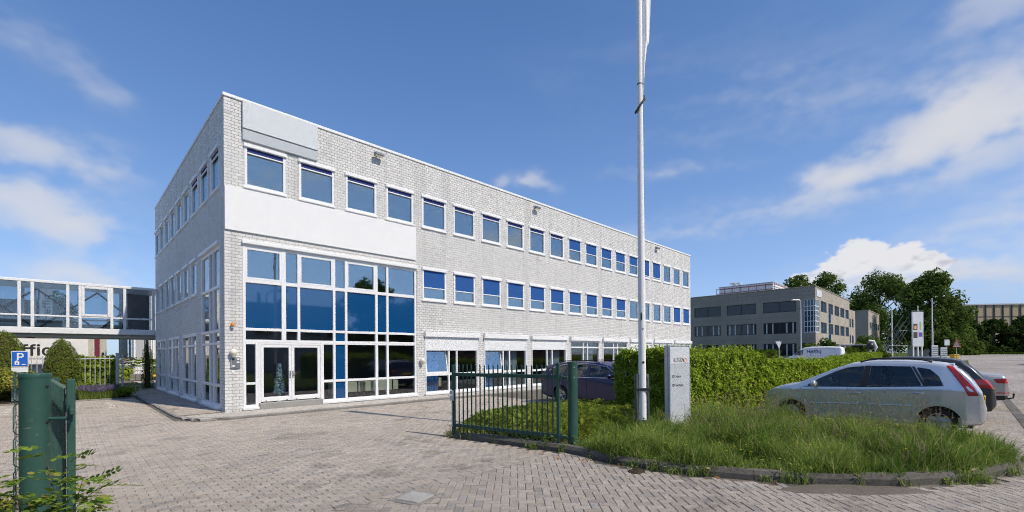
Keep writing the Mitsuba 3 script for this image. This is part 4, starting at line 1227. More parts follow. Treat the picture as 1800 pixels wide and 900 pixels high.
# young robinia in the left foreground: every compound leaf is a part
t = thing('robinia_sapling', 'young robinia with feathery green leaves in front of the thick gate post', 'sapling')
B0 = np.array([-3.66, -11.15, .02])
rg, fw2, upz = np.array([.71, -.704, 0]), np.array([.704, .71, 0]), np.array([0, 0, 1.0])
branches = []
for tip, bend, r in [((-.02, .05, 1.04), .10, .009), ((.30, .05, .78), .06, .007), ((.47, .02, .74), -.05, .006), ((-.20, .0, .66), .05, .006), ((.14, .1, .92), .0, .006), ((.10, -.05, .52), .0, .006), ((-.1, -.08, .86), -.03, .006), ((.36, .1, .55), .03, .005), ((-.28, .05, .45), .0, .005), ((.02, -.1, .66), .03, .005), ((.22, -.1, .38), .0, .005)]:
    s = np.linspace(0, 1, 8)[:, None]
    end = rg * tip[0] + fw2 * tip[1] + upz * tip[2]
    P_ = B0 + end * s + rg * bend * np.sin(s * 3.14) + upz * .08 * np.sin(s * 3.14)
    branches.append(P_)
    put('branch', tube(P_, np.linspace(r, .002, 8), 6), M('bark'), t, smooth=True)
for P_ in branches:
    for s in np.linspace(.30, 1.0, 11):
        i = s * 7; a = P_[int(min(i, 6))] + (P_[int(min(i, 6)) + 1] - P_[int(min(i, 6))]) * (i - int(min(i, 6)))
        az = R.random() * 6.283
        d = unit(rg * math.cos(az) + fw2 * math.sin(az) * .8 + upz * R.uniform(-.15, .45))
        L = R.uniform(.16, .25)
        sd = unit(np.cross(d, upz + R.normal(0, .3, 3)))
        nn = np.cross(sd, d)
        C, A, Bq = [], [], []
        npair = 7
        for kq in range(npair):
            u = (kq + 1) / (npair + .3)
            c = a + d * L * u - upz * .03 * u * u
            for sg in (-1, 1):
                ax = unit(sd * sg + d * .35 + R.normal(0, .12, 3))
                ll = .026 * (1 - .3 * abs(u - .5)) * R.uniform(.85, 1.15)
                C.append(c + ax * ll); A.append(ax * ll); Bq.append(unit(np.cross(ax, nn + R.normal(0, .25, 3))) * ll * .60)
        C.append(a + d * L * 1.05 - upz * .035); A.append(d * .02); Bq.append(sd * .009)
        C, A, Bq = map(np.array, (C, A, Bq))
        # rounded leaflets: six corners each
        m = len(C)
        V = np.stack([C - A, C - A * .45 + Bq * .85, C + A * .45 + Bq * .9, C + A, C + A * .45 - Bq * .9, C - A * .45 - Bq * .85], 1).reshape(-1, 3)
        F = (np.array([[0, 1, 5], [1, 2, 5], [2, 4, 5], [2, 3, 4]])[None] + (np.arange(m) * 6)[:, None, None]).reshape(-1, 3)
        st_ = tube([a, a + d * L * .5 - upz * .008, a + d * L * 1.02 - upz * .032], .0016, 4)
        mm = join((V, F), st_)
        put('leaf', mm, M('robinia_leaf'), t, uv=np.vstack([uv4(m, 6), np.tile([[.3, .2]], (len(st_[0]), 1))]))


# ---------------------------------------------------------------- trees
def tree(name, label, x, y, H, rad, n, mat='tree_leaf', crown0=.12, ln=.34, group=None, sq=.9, clumps=46, base=0.0):
    t = thing(name, label, 'tree', group)
    rs = np.random.default_rng(int(abs(x * 13 + y * 7 + H * 31)) + 5)
    put('trunk', tube([(x, y, base - .2), (x + .02 * H * rs.normal() * .3, y, base + H * .3), (x, y, base + H * .75)], [.024 * H, .017 * H, .006 * H], 10), M('bark'), t, smooth=True)
    zc0, zc1 = H * crown0, H
    u = (np.arange(clumps) + .5) / clumps
    zf = rs.permutation(u)
    az = np.arange(clumps) * 2.39996 + rs.normal(0, .3, clumps)
    env = rad * np.interp(zf, [0, .12, .4, .7, .88, 1], [.62, .88, 1.0, .86, .55, .14])
    rr = env * np.sqrt(rs.uniform(.25, .85, clumps))
    cc = np.stack([x + np.cos(az) * rr, y + np.sin(az) * rr, base + zc0 + (zc1 - zc0) * (.05 + .87 * zf)], 1)
    cr = rad * rs.uniform(.24, .42, clumps)
    i = rs.integers(0, clumps, n)
    d = unit(rs.normal(size=(n, 3)))
    p = cc[i] + d * (cr[i] * (1 - .5 * rs.random(n) ** 2.2))[:, None] * [1, 1, sq]
    p += (meshkit.noise(p * .9, 3)[:, None] - .5) * d * rad * .12
    ok = p[:, 2] > base + .15
    p, d = p[ok], d[ok]
    limbs = [tube([(x, y, base + H * (.2 + .45 * zf[k])), tuple(.5 * (cc[k] + [x, y, base + H * (.25 + .5 * zf[k])])), tuple(cc[k])], [.008 * H, .005 * H, .002 * H], 5) for k in range(0, clumps, 3)]
    put('limbs', join(*limbs), M('bark'), t)
    nn = unit(d + rs.normal(0, .6, (len(p), 3)) + [0, 0, .3])
    a = unit(np.cross(nn, rs.normal(size=(len(p), 3))))
    s = rs.uniform(.6, 1.3, len(p))[:, None] * ln
    put('crown', quads(p, a * s, np.cross(nn, a) * s * .55, nn * s * .15), M(mat), t, uv=np.repeat(np.stack([np.clip(rs.normal(.5, .28, len(p)), 0, 1), rs.random(len(p))], 1), 4, axis=0))
    return t


tree('broadleaf_tree', 'tall dark green tree between the far block and the billboard', 152.2, -.3, 22.9, 8.0, 16000)
tree('broadleaf_tree', 'tall dark green tree right of the billboard, tallest toward the right edge', 133.5, -11.2, 19.6, 6.4, 15000)
tree('broadleaf_tree', 'tree crown showing left above the roof of the concrete office', 124, 12.6, 21.2, 4.6, 7000)
tree('broadleaf_tree', 'tree crown showing above the right end of the concrete office roof', 127, 7.0, 21.6, 4.8, 7000)
tree('bushy_tree', 'broad low bushy tree at the foot of the tall tree near the warning sign', 140, -14.6, 8.6, 4.4, 6500, crown0=.0)
for i, (x, y, H, r, w) in enumerate([(160, -16.5, 10.6, 4.2, 'first in the row left of the far hall'), (163, -21.5, 9.8, 4.0, 'second in the row below the far hall'), (166, -27, 10.4, 4.4, 'third in the row below the far hall'), (168, -32.5, 11.2, 4.2, 'at the right picture edge below the far hall'), (172, -39, 13, 4.5, 'last of the row, beyond the right picture edge')]):
    tree('boundary_tree', 'dark dense tree, ' + w, x, y, H, r, 6000, 'tree_leaf_dark', .0, .4, 'trees along the far car park edge')
tree('garden_tree', 'small green tree seen under the skywalk beyond the white hall', -3.5, 62, 5.2, 1.9, 2500, 'tree_leaf', .05, .2)
tree('garden_tree', 'dark tree seen through the right panes of the skywalk', -4.6, 60, 9.6, 2.4, 3500, 'tree_leaf', .3, .22)
for (px, py, H, r, w) in [(60, -4.2, 3.2, 2.2, 'left of the billboard frame'), (72, -7.8, 3.0, 2.4, 'behind the billboard legs'), (64, -8.9, 2.2, 1.2, 'clipped square right of the billboard legs'), (84, -5.5, 4.2, 2.5, 'behind the steel frame')]:
    tree('bush', 'green bush ' + w, px, py, H, r, 1800, 'tree_leaf', .0, .2, None, .9, 14)
hedge('boundary_hedge', 'low clipped hedge at the far end of the car park', 150, 153, -60, -15, lambda x: x * 0 + 1.3, 4000, .12, 'hedge_leaf_dark')
# across the street, behind the camera: what the glass mirrors
tree('street_tree', 'tall street tree across the road, mirrored in the entrance glass', 27, -43, 12.5, 4.4, 6000)
tree('street_tree', 'street tree across the road beside the mirrored hall', 34.5, -44, 10.2, 4.2, 5000)
tree('street_tree', 'street tree across the road left of the mirrored hall', 2, -40, 6.5, 3.2, 4000)

for i, (x, y, H, r, w) in enumerate([(-24, -14, 9, 4, 'nearest the street'), (-26, -4, 10.5, 4.5, 'beside the parking bays'), (-24, 9, 8.5, 4, 'level with the office wall'), (-27, 22, 11, 4.6, 'by the transport hall')]):
    tree('yard_tree', 'tree beyond the left edge of the yard, ' + w, x, y, H, r, 3500, 'tree_leaf', .05, .4)
# ---------------------------------------------------------------- vehicles
class Loft:
    """Car body in its own frame: s from the rear (0) to the nose, y to the left, z up."""

    def __init__(self, top, bot, wid, belt, tum, rnd=.10, L=None):
        self.top, self.bot, self.wid, self.belt, self.tum, self.rnd = map(lambda a: np.array(a, float) if isinstance(a, list) else a, (top, bot, wid, belt, tum, rnd))
        self.s0, self.s1 = self.top[0, 0], self.top[-1, 0]

    def f(self, tab, s):
        return np.interp(s, tab[:, 0], tab[:, 1])

    def hw(self, s, z, d=0.0):
        """half width at (s, z) of the body shrunk by d"""
        zt, zb, W, bl = self.f(self.top, s) - d, self.f(self.bot, s) + d, self.f(self.wid, s) - d, self.f(self.belt, s)
        lo = np.clip((bl - z) / np.maximum(bl - zb, .05), 0, 1)
        w = W * (1 - .035 * lo ** 2 - .05 * np.clip((lo - .8) / .2, 0, 1) ** 2)
        up = np.clip((z - bl) / np.maximum(self.roof - bl, .05), 0, 1)
        w = w - self.tum * up * (.75 + .25 * up)
        r = self.rnd
        k = np.clip((z - (zt - r)) / r, 0, 1)
        return w - r * (1 - np.sqrt(np.clip(1 - k * k, 0, 1))) * 1.0

    @property
    def roof(self):
        return self.top[:, 1].max()

    def solid(self, d=0.0, a=None, b=None, zmin=None, ns=110, nz=30):
        a = self.s0 + d if a is None else a
        b = self.s1 - d if b is None else b
        u = np.linspace(0, 1, ns)
        s = a + (b - a) * (u - .12 * np.sin(2 * np.pi * u) / (2 * np.pi) * 2)
        rows = []
        for x in s:
            zt, zb = self.f(self.top, x) - d, self.f(self.bot, x) + d
            if zmin is not None:
                zb = max(zb, zmin)
            zt = max(zt, zb + .03)
            t = np.linspace(0, 1, nz)
            z = zb + (zt - zb) * (1 - (1 - t) ** 1.6)
            w = np.maximum(self.hw(x, z, d), .02)
            half = [(0.0, zb)] + list(zip(w, z)) + [(w[-1] * q, zt + .022 * (1 - q * q)) for q in (.75, .5, .25)] + [(0.0, zt + .022)]
            ring = half + [(-q[0], q[1]) for q in half[-2:0:-1]]
            rows.append([(x, q[0], q[1]) for q in ring])
        V = np.array(rows)
        m = V.shape[1]
        i, j = np.meshgrid(np.arange(ns - 1), np.arange(m), indexing='ij')
        p = (i * m + j).ravel(); q = (i * m + (j + 1) % m).ravel()
        F = np.vstack([np.stack([p, q, q + m], 1), np.stack([p, q + m, p + m], 1)])
        V = V.reshape(-1, 3)
        c0, c1 = len(V), len(V) + 1
        V = np.vstack([V, V[:m].mean(0), V[-m:].mean(0)])
        jj = np.arange(m)
        F = np.vstack([F, np.stack([np.full(m, c0), (jj + 1) % m, jj], 1), np.stack([np.full(m, c1), (ns - 1) * m + jj, (ns - 1) * m + (jj + 1) % m], 1)])
        mm = manifold3d.Manifold(manifold3d.Mesh(V.astype(np.float32), F.astype(np.uint32)))
        if mm.volume() < 0:
            mm = manifold3d.Manifold(manifold3d.Mesh(V.astype(np.float32), F[:, ::-1].astype(np.uint32)))
        return mm


def sprism(poly, y0, y1, buf=0.0):
    """A polygon in (s, z) extruded over y."""
    pg = shapely.Polygon(poly)
    if buf:
        pg = pg.buffer(buf)
    parts = [np.array(p.exterior.coords)[:-1] for p in getattr(pg, 'geoms', [pg])]
    cs = manifold3d.CrossSection(parts, manifold3d.FillRule.EvenOdd)
    return manifold3d.Manifold.extrude(cs, y1 - y0).rotate((90, 0, 0)).translate((0, y1, 0))


def rounded(poly, r):
    return np.array(shapely.Polygon(poly).buffer(-r).buffer(r * 2).buffer(-r).exterior.coords)[:-1]


def mfd(m):
    q = m.to_mesh()
    return np.array(q.vert_properties[:, :3], float), np.array(q.tri_verts)


def wheel(parent, s, y, r, side, spokes, w=.2, rimc='rim'):
    """side = +1: the outside is towards +y"""
    prof = [(r * .62, -w / 2), (r * .93, -w / 2), (r, -w * .32), (r, w * .32), (r * .93, w / 2), (r * .68, w / 2), (r * .62, w * .4)]
    n = 40
    a = np.arange(n) * 2 * np.pi / n
    V = np.array([[[s + rr * math.cos(q), y + side * yy, r + rr * math.sin(q)] for rr, yy in prof] for q in a])
    m = len(prof)
    i, j = np.meshgrid(np.arange(n), np.arange(m - 1), indexing='ij')
    p = (i * m + j).ravel(); q = (((i + 1) % n) * m + j).ravel()
    F = np.stack([p, p + 1, q + 1, q], 1)
    wk = key_of('wheel', parent)
    return wk, (V.reshape(-1, 3), F), [(s, y, r, side, spokes, w)]


def rim_mesh(s, y, r, side, spokes, w):
    o = y + side * w * .34
    parts = []
    a = np.linspace(0, 2 * np.pi, 41)
    parts.append(tube([(s + .63 * r * math.cos(q), o, r + .63 * r * math.sin(q)) for q in a], .018, 6, caps=False))
    parts.append(tube([(s, o - side * .03, r), (s, o + side * .012, r)], [.05, .04], 14))
    for k in range(spokes):
        q = k * 2 * np.pi / spokes + .3
        for dq in (-.10, .10):
            parts.append(tube([(s + .05 * math.cos(q), o, r + .05 * math.sin(q)), (s + .62 * r * math.cos(q + dq), o - side * .008, r + .62 * r * math.sin(q + dq))], [.020, .016], 5))
    parts.append(tube([(s, o - side * .12, r), (s, o - side * .115, r)], [.45 * r, .45 * r], 20))
    return join(*parts)


def place(m, xf):
    v, f = m if isinstance(m, tuple) else (mfd(m) if hasattr(m, 'to_mesh') else (np.asarray(m.vertices), np.asarray(m.faces)))
    return v @ xf[0].T + xf[1], f


def car(name, label, loft, paint, xf, wheels, rw, windows, screens, doors=(), tails=(), heads=(), spokes=5, rails=False, mirrors=None, handles=(), strips=(), seats=True, extra=None, cat='car', group=None, rimc='rim', cabin=None, flap=None, plate_z=None, detail=True, lip=None):
    t = thing(name, label, cat, group)
    body = loft.solid(0.0)
    if lip:       # flared wheel arches
        fl = loft.solid(-.022)
        for s in wheels:
            ring = manifold3d.Manifold.cylinder(3, rw + .12, rw + .12, 48).rotate((90, 0, 0)).translate((s, 1.5, rw)) - manifold3d.Manifold.cylinder(3, rw + .02, rw + .02, 48).rotate((90, 0, 0)).translate((s, 1.5, rw))
            body = body + (fl ^ ring)
    for s in wheels:
        for sg in (-1, 1):
            hwid = float(loft.f(loft.wid, s))
            body = body - manifold3d.Manifold.cylinder(.34, rw + .045, rw + .045, 40).rotate((90, 0, 0)).translate((s, sg * hwid + .17 + (.08 * sg), rw))
    a, b, zf = cabin
    inner = loft.solid(.045, a, b, zmin=zf, ns=60)
    shell = body - inner
    cut = [sprism(rounded(w, .025), -2, 2) for w in windows]
    for w, wy in screens:
        cut.append(sprism(w, -wy, wy))
    allcut = cut[0]
    for c in cut[1:]:
        allcut = allcut + c
    shell = shell - allcut
    if detail:
        skin = loft.solid(-.03) - loft.solid(.014)
        for line in doors:
            ls = shapely.LineString(line).buffer(.007, cap_style='flat')
            shell = shell - (skin ^ sprism(list(ls.exterior.coords)[:-1], -2, 2))
        if flap:
            cx, cz, r, sg = flap
            ringp = [(cx + r * math.cos(q), cz + r * math.sin(q)) for q in np.linspace(0, 6.2832, 33)[:-1]]
            ls = shapely.Polygon(ringp)
            rr = ls.difference(ls.buffer(-.006))
            cs = manifold3d.CrossSection([np.array(rr.exterior.coords)[:-1], np.array(rr.interiors[0].coords)[:-1]], manifold3d.FillRule.EvenOdd)
            shell = shell - (skin ^ manifold3d.Manifold.extrude(cs, 2).rotate((90, 0, 0)).translate((0, 2 if sg > 0 else 0, 0)))
    put('body', place(shell, xf), M(paint), t, smooth=32)
    gl = (loft.solid(.012) - loft.solid(.016))
    for w in windows:
        g = gl ^ sprism(rounded(w, .025), -2, 2, .0)
        for sg in (-1, 1):
            half = g.trim_by_plane((0, sg, 0), .3)
            put('side_window', place(half, xf), M('glass_car'), t, smooth=32)
    for w, wy in screens:
        put('windscreen', place(gl ^ sprism(w, -wy, wy), xf), M('glass_car'), t, smooth=32)
    skin_out = loft.solid(-.007) - loft.solid(.03)
    for poly, mat, nm, yr in list(tails) + list(heads):
        for sg in (-1, 1):
            m = skin_out ^ sprism(rounded(poly, .012), *(yr if sg > 0 else (-yr[1], -yr[0])))
            if m.num_tri():
                put(nm, place(m, xf), M(mat), t, smooth=32)
    for s in wheels:
        hwid = float(loft.f(loft.wid, s))
        for sg in (-1, 1):
            wk, tyre, rm = wheel(t, s, sg * (hwid - .13), rw, sg, spokes)
            scene[wk] = mikit.ply(place(tyre, xf), M('rubber'), smooth=35)
            put('rim', place(rim_mesh(*rm[0]), xf), M(rimc), wk, smooth=40)
    put('underbody', place(join(bbox(wheels[0] - .5, wheels[1] + .5, -.6, .6, .2, zf + .02, .02), *[tube([(s, -.7, rw), (s, .7, rw)], .05, 8) for s in wheels]), xf), M('black'), t)
    if seats:
        sc, st = seats
        for y in (-.36, .36):
            back = xform(bbox(-.09, .09, -.24, .24, 0, .62, .06), 0, (sc - .25, y, zf + .22), 1, np.array([[.97, 0, -.22], [0, 1, 0], [.22, 0, .97]]))
            m = join(bbox(sc - .25, sc + .25, y - .24, y + .24, zf + .05, zf + .28, .07), back, bbox(sc - .45, sc - .36, y - .13, y + .13, zf + .84, zf + 1.02, .04))
            put('seat', place(m, xf), M('seat_cloth'), t)
        put('rear_bench', place(join(bbox(st - .2, st + .25, -.6, .6, zf + .05, zf + .28, .07), bbox(st - .32, st - .16, -.6, .6, zf + .2, zf + .78, .06)), xf), M('seat_cloth'), t)
        put('dashboard', place(bbox(sc + .62, b - .12, -.62, .62, zf + .2, zf + .52, .08), xf), M('black'), t)
        an = np.linspace(0, 2 * np.pi, 25)
        put('steering_wheel', place(tube([(sc + .5 + .07 * math.sin(q), .36 + .18 * math.cos(q), zf + .56 + .17 * math.sin(q)) for q in an], .014, 6, caps=False), xf), M('black'), t)
    if mirrors:
        ms, mz, mc = mirrors
        for sg in (-1, 1):
            y = float(loft.hw(np.array(ms), np.array(mz)))
            g = trimesh.creation.icosphere(2, 1.0); v = g.vertices * [.085, .12, .08]; v[:, 0] = np.where(v[:, 0] < 0, v[:, 0] * .45, v[:, 0])
            put('mirror', place((v + [ms, sg * (y + .09), mz + .03], g.faces), xf), M(mc or paint), t, smooth=True)
            put('mirror_foot', place(bbox(ms - .02, ms + .05, sg * (y - .02), sg * (y + .06), mz - .03, mz + .0, .008), xf), M('black'), t)
    for hs, hz, ln in handles:
        for sg in (-1, 1):
            y = float(loft.hw(np.array(hs), np.array(hz)))
            put('handle', place(tube([(hs - ln / 2, sg * (y - .005), hz), (hs - ln / 2 + .03, sg * (y + .025), hz + .004), (hs + ln / 2 - .03, sg * (y + .025), hz + .004), (hs + ln / 2, sg * (y - .005), hz)], .014, 8), xf), M('chrome' if flap else paint), t, smooth=True)
    for s0, s1, z0, z1, mat in strips:
        for sg in (-1, 1):
            ss = np.linspace(s0, s1, 12)
            zz = np.interp(ss, [s0, s1], [z0, z1])
            put('trim_strip', place(tube([(x, sg * (float(loft.hw(np.array(x), np.array(z_))) + .004), z_) for x, z_ in zip(ss, zz)], .016, 6), xf), M(mat), t, smooth=True)
    if rails:
        r0, r1 = rails
        for sg in (-1, 1):
            ss = np.linspace(r0, r1, 14)
            pts = []
            for k, x in enumerate(ss):
                zt = float(loft.f(loft.top, x))
                pts.append((x, sg * (float(loft.hw(np.array(x), np.array(zt - .03))) - .06), zt + .012 + .045 * min(1, 2.5 * min(k, 13 - k) / 6)))
            put('roof_rail', place(tube(pts, .016, 8), xf), M('black'), t, smooth=True)
    if plate_z:
        ps, pz = plate_z
        put('number_plate', place(bbox(ps - .012, ps, -.26, .26, pz, pz + .11, .003), xf), M('plate_yellow'), t)
    if extra:
        extra(t, loft, xf)
    return t


def frame(x, y, heading_deg, z=0.0):
    """The rear at (x, y), nose pointing along heading (degrees from +x)."""
    a = math.radians(heading_deg)
    return np.array([[math.cos(a), -math.sin(a), 0], [math.sin(a), math.cos(a), 0], [0, 0, 1]]), np.array([x, y, z])


# silver five-door in the long grass: nose to the hedge
sil = Loft([(-.03, .62), (-.01, .70), (.02, .90), (.07, .99), (.12, 1.10), (.20, 1.24), (.32, 1.38), (.46, 1.47), (.56, 1.50), (.8, 1.535), (1.2, 1.555), (1.7, 1.55), (2.1, 1.50), (2.35, 1.41), (2.7, 1.24), (3.05, 1.06), (3.18, 1.00), (3.45, .95), (3.7, .87), (3.88, .77), (3.96, .66), (3.99, .56)],
           [(-.03, .46), (0, .38), (.06, .30), (.25, .27), (.5, .22), (3.4, .21), (3.8, .23), (3.93, .28), (3.99, .42)],
           [(-.03, .62), (.0, .72), (.06, .785), (.25, .83), (.6, .855), (1.5, .862), (2.6, .855), (3.2, .84), (3.5, .80), (3.75, .70), (3.9, .58), (3.99, .42)],
           [(-.03, .98), (.5, .99), (1.0, .965), (1.9, .93), (2.9, .88), (3.3, .86), (4, .6)], .20, .075)
SW = [[(3.00, .945), (2.70, 1.15), (2.38, 1.32), (2.16, 1.41), (1.86, 1.445), (1.93, .985)], [(1.80, .99), (1.745, 1.448), (1.08, 1.445), (.90, 1.04)], [(1.00, 1.435), (.78, 1.39), (.65, 1.25), (.58, 1.07), (.84, 1.045)]]


def silver_extra(t, lf, xf):
    put('roof_spoiler', place(bbox(.42, .66, -.5, .5, 1.47, 1.50, .012), xf), M('car_silver'), t)
    put('antenna', place(tube([(.75, 0, 1.55), (.55, 0, 1.72)], [.006, .003], 6), xf), M('black'), t)
    put('fog_lamp', place(tube([(-.035, .55, .47), (-.012, .55, .47)], .045, 14), xf), M('chrome'), t)
    put('fog_lamp', place(tube([(-.035, -.55, .47), (-.012, -.55, .47)], .045, 14), xf), M('chrome'), t)
    for sg in (-1, 1):
        put('pillar_trim', place((lf.solid(-.003) - lf.solid(.02)) ^ sprism([(.885, 1.03), (1.07, 1.445), (1.02, 1.442), (.835, 1.045)], *((0, 2) if sg > 0 else (-2, 0))), xf), M('black'), t, smooth=32)
        put('lamp_inset', place((lf.solid(-.0095) - lf.solid(.02)) ^ sprism(rounded([(.27, 1.06), (.235, 1.06), (.15, .975), (.165, .95), (.22, .975)], .01), *((.5, 2) if sg > 0 else (-2, -.5))), xf), M('lamp_clear'), t, smooth=32)
        put('window_seal', place((lf.solid(-.004) - lf.solid(.02)) ^ sprism([(3.04, .935), (1.93, .975), (1.80, .98), (.9, 1.028), (.57, 1.055), (.575, 1.07), (.9, 1.045), (1.8, .995), (1.93, .99), (3.02, .952)], *((0, 2) if sg > 0 else (-2, 0))), xf), M('black'), t, smooth=32)
        put('pillar_trim', place((lf.solid(-.003) - lf.solid(.02)) ^ sprism([(1.935, .98), (1.855, 1.45), (1.745, 1.452), (1.80, .985)], *((0, 2) if sg > 0 else (-2, 0))), xf), M('black'), t, smooth=32)
    put('wiper', place(tube([(3.12, .5, 1.06), (3.03, .0, 1.10)], .008, 6), xf), M('black'), t)


car('hatchback_car', 'silver five-door hatchback with roof rails parked nose-in to the hedge behind the long grass', sil, 'car_silver', frame(9.98, -16.5, 90), (.66, 3.30), .30, SW,
    [([(2.15, 1.6), (2.25, 1.40), (3.0, 1.03), (3.10, 1.10), (2.3, 1.6)], .64), ([(.10, 1.10), (.42, 1.47), (.35, 1.6), (-.1, 1.2)], .50)],
    doors=[[(3.02, .32), (3.08, .62), (3.03, .90)], [(1.86, .30), (1.88, .97)], [(1.02, .68), (.86, .80), (.85, 1.03)], [(3.02, .32), (1.1, .31)], [(.02, .60), (.30, .60)]],
    tails=[([(.54, 1.47), (.45, 1.47), (.14, 1.03), (.08, .88), (.23, .87), (.29, 1.02)], 'tail_red', 'tail_light', (.52, 2))],
    heads=[([(3.60, .90), (3.93, .72), (3.95, .60), (3.66, .72)], 'lamp_clear', 'headlight', (.38, 2))],
    rails=(.75, 1.95), mirrors=(2.78, .99, 'car_silver'), handles=[(2.02, .84, .2), (.98, .89, .2)], strips=[(1.98, 2.92, .60, .56, 'car_silver'), (1.08, 1.80, .62, .605, 'car_silver')],
    seats=(1.95, 1.05), extra=silver_extra, cabin=(.22, 3.0, .42), flap=(.36, .87, .085, 1), plate_z=(-.012, .72), lip=True)

# darker hatchback next to it
drk = Loft([(-.03, .62), (.0, .80), (.05, .95), (.15, 1.10), (.38, 1.38), (.55, 1.52), (.7, 1.56), (1.2, 1.61), (1.9, 1.60), (2.4, 1.50), (2.9, 1.25), (3.25, 1.06), (3.7, .97), (4.0, .87), (4.15, .72), (4.2, .58)],
           [(-.03, .46), (.06, .33), (.5, .24), (3.7, .23), (4.1, .3), (4.2, .45)], [(-.03, .62), (.06, .80), (.3, .86), (1.5, .89), (3.0, .88), (3.7, .80), (4.05, .62), (4.2, .42)], [(-.03, 1.0), (3.2, .93), (4.2, .6)], .20, .08)
car('dark_hatchback', 'dark grey hatchback parked between the two silver cars, mostly hidden', drk, 'car_dark', frame(12.75, -16.72, 90), (.75, 3.4), .31,
    [[(3.1, 1.0), (2.4, 1.43), (1.95, 1.5), (2.0, 1.03)], [(1.9, 1.03), (1.85, 1.51), (1.1, 1.5), (.95, 1.07)]], [([(2.45, 1.65), (2.5, 1.45), (3.15, 1.09), (3.25, 1.15)], .64), ([(.12, 1.12), (.50, 1.50), (.4, 1.65), (-.1, 1.2)], .62)],
    tails=[([(.0, .86), (.30, .90), (.34, 1.08), (.12, 1.08)], 'tail_red', 'tail_light', (.50, 2))], heads=[], seats=(2.1, 1.1), cabin=(.2, 3.1, .45), plate_z=(-.012, .72), mirrors=(2.9, 1.05, 'car_dark'))

# silver saloon with a tow bar
sed = Loft([(-.03, .62), (.0, .86), (.04, 1.00), (.12, 1.03), (.55, 1.06), (.75, 1.10), (1.2, 1.34), (1.5, 1.43), (2.0, 1.47), (2.5, 1.45), (2.9, 1.36), (3.4, 1.08), (3.6, 1.02), (4.1, .95), (4.4, .85), (4.58, .68), (4.62, .55)],
           [(-.03, .46), (.06, .32), (.5, .24), (4.0, .22), (4.5, .3), (4.62, .45)], [(-.03, .66), (.06, .82), (.4, .89), (2.0, .91), (3.6, .89), (4.2, .80), (4.5, .62), (4.62, .45)], [(-.03, .95), (4.62, .6)], .22, .08)


def tow(t, lf, xf):
    put('tow_bar', place(tube([(.1, 0, .33), (-.06, 0, .30), (-.14, 0, .33), (-.15, 0, .42)], .022, 8), xf), M('black'), t, smooth=True)
    b = trimesh.creation.icosphere(2, .03); b.apply_translation([-.15, 0, .44])
    put('tow_ball', place(b, xf), M('black'), t, smooth=True)
    put('bumper_strip', place((lf.solid(-.006) - lf.solid(.02)) ^ sprism([(-.1, .50), (.25, .50), (.25, .53), (-.1, .53)], -2, 2), xf), M('tail_red'), t, smooth=32)
    put('lower_bumper', place((lf.solid(-.006) - lf.solid(.02)) ^ sprism([(-.1, .3), (.45, .25), (.45, .42), (-.1, .44)], -2, 2), xf), M('black'), t, smooth=32)


car('silver_saloon', 'silver saloon with red tail lights and tow bar, farthest right of the parked row', sed, 'car_silver_warm', frame(16.9, -17.12, 90), (.95, 3.75), .32,
    [[(3.3, 1.02), (2.8, 1.34), (2.1, 1.40), (2.1, .98)], [(2.02, .98), (2.02, 1.40), (1.35, 1.32), (1.0, 1.06)]], [([(2.9, 1.5), (2.95, 1.34), (3.4, 1.1), (3.5, 1.2)], .66), ([(.8, 1.12), (1.4, 1.40), (1.3, 1.55), (.7, 1.3)], .62)],
    tails=[([(-.1, .80), (.22, .80), (.30, .93), (-.1, .95)], 'tail_red', 'tail_light', (.36, 2)), ([(-.1, .855), (.14, .855), (.16, .89), (-.1, .89)], 'lamp_clear', 'reversing_light', (.42, .78))], heads=[], seats=(2.4, 1.4), cabin=(.9, 3.3, .4), plate_z=(-.012, .66), mirrors=(3.0, 1.02, 'car_silver_warm'), extra=tow)

# dark blue estate behind the gate, nose to the hedge
blu = Loft([(-.03, .62), (.0, .85), (.06, 1.00), (.22, 1.20), (.42, 1.38), (.6, 1.44), (1.2, 1.475), (2.0, 1.485), (2.5, 1.46), (2.9, 1.37), (3.4, 1.08), (3.6, 1.02), (4.1, .94), (4.35, .84), (4.5, .68), (4.55, .55)],
           [(-.03, .46), (.06, .32), (.5, .22), (4.0, .2), (4.45, .28), (4.55, .45)], [(-.03, .64), (.06, .80), (.4, .88), (2.0, .91), (3.5, .89), (4.1, .80), (4.4, .62), (4.55, .45)], [(-.03, 1.0), (2, .95), (4.55, .6)], .22, .08)
BW = [[(3.30, 1.02), (2.85, 1.32), (2.22, 1.40), (2.22, 1.0)], [(2.12, 1.0), (2.12, 1.405), (1.32, 1.385), (1.20, 1.02)], [(1.12, 1.02), (1.24, 1.38), (.78, 1.33), (.48, 1.16), (.62, 1.06)]]


def blue_extra(t, lf, xf):
    for sg in (-1, 1):
        pts = [(.48, 1.185), (.78, 1.355), (1.24, 1.405), (2.12, 1.43), (2.85, 1.345), (3.32, 1.045)]
        put('window_trim', place(tube([(s, sg * (float(lf.hw(np.array(s), np.array(z))) + .002), z) for s, z in pts], .011, 6), xf), M('chrome'), t)
        pts = [(.6, 1.035), (1.2, .995), (2.2, .975), (3.3, .99)]
        put('window_trim', place(tube([(s, sg * (float(lf.hw(np.array(s), np.array(z))) + .002), z) for s, z in pts], .010, 6), xf), M('chrome'), t)


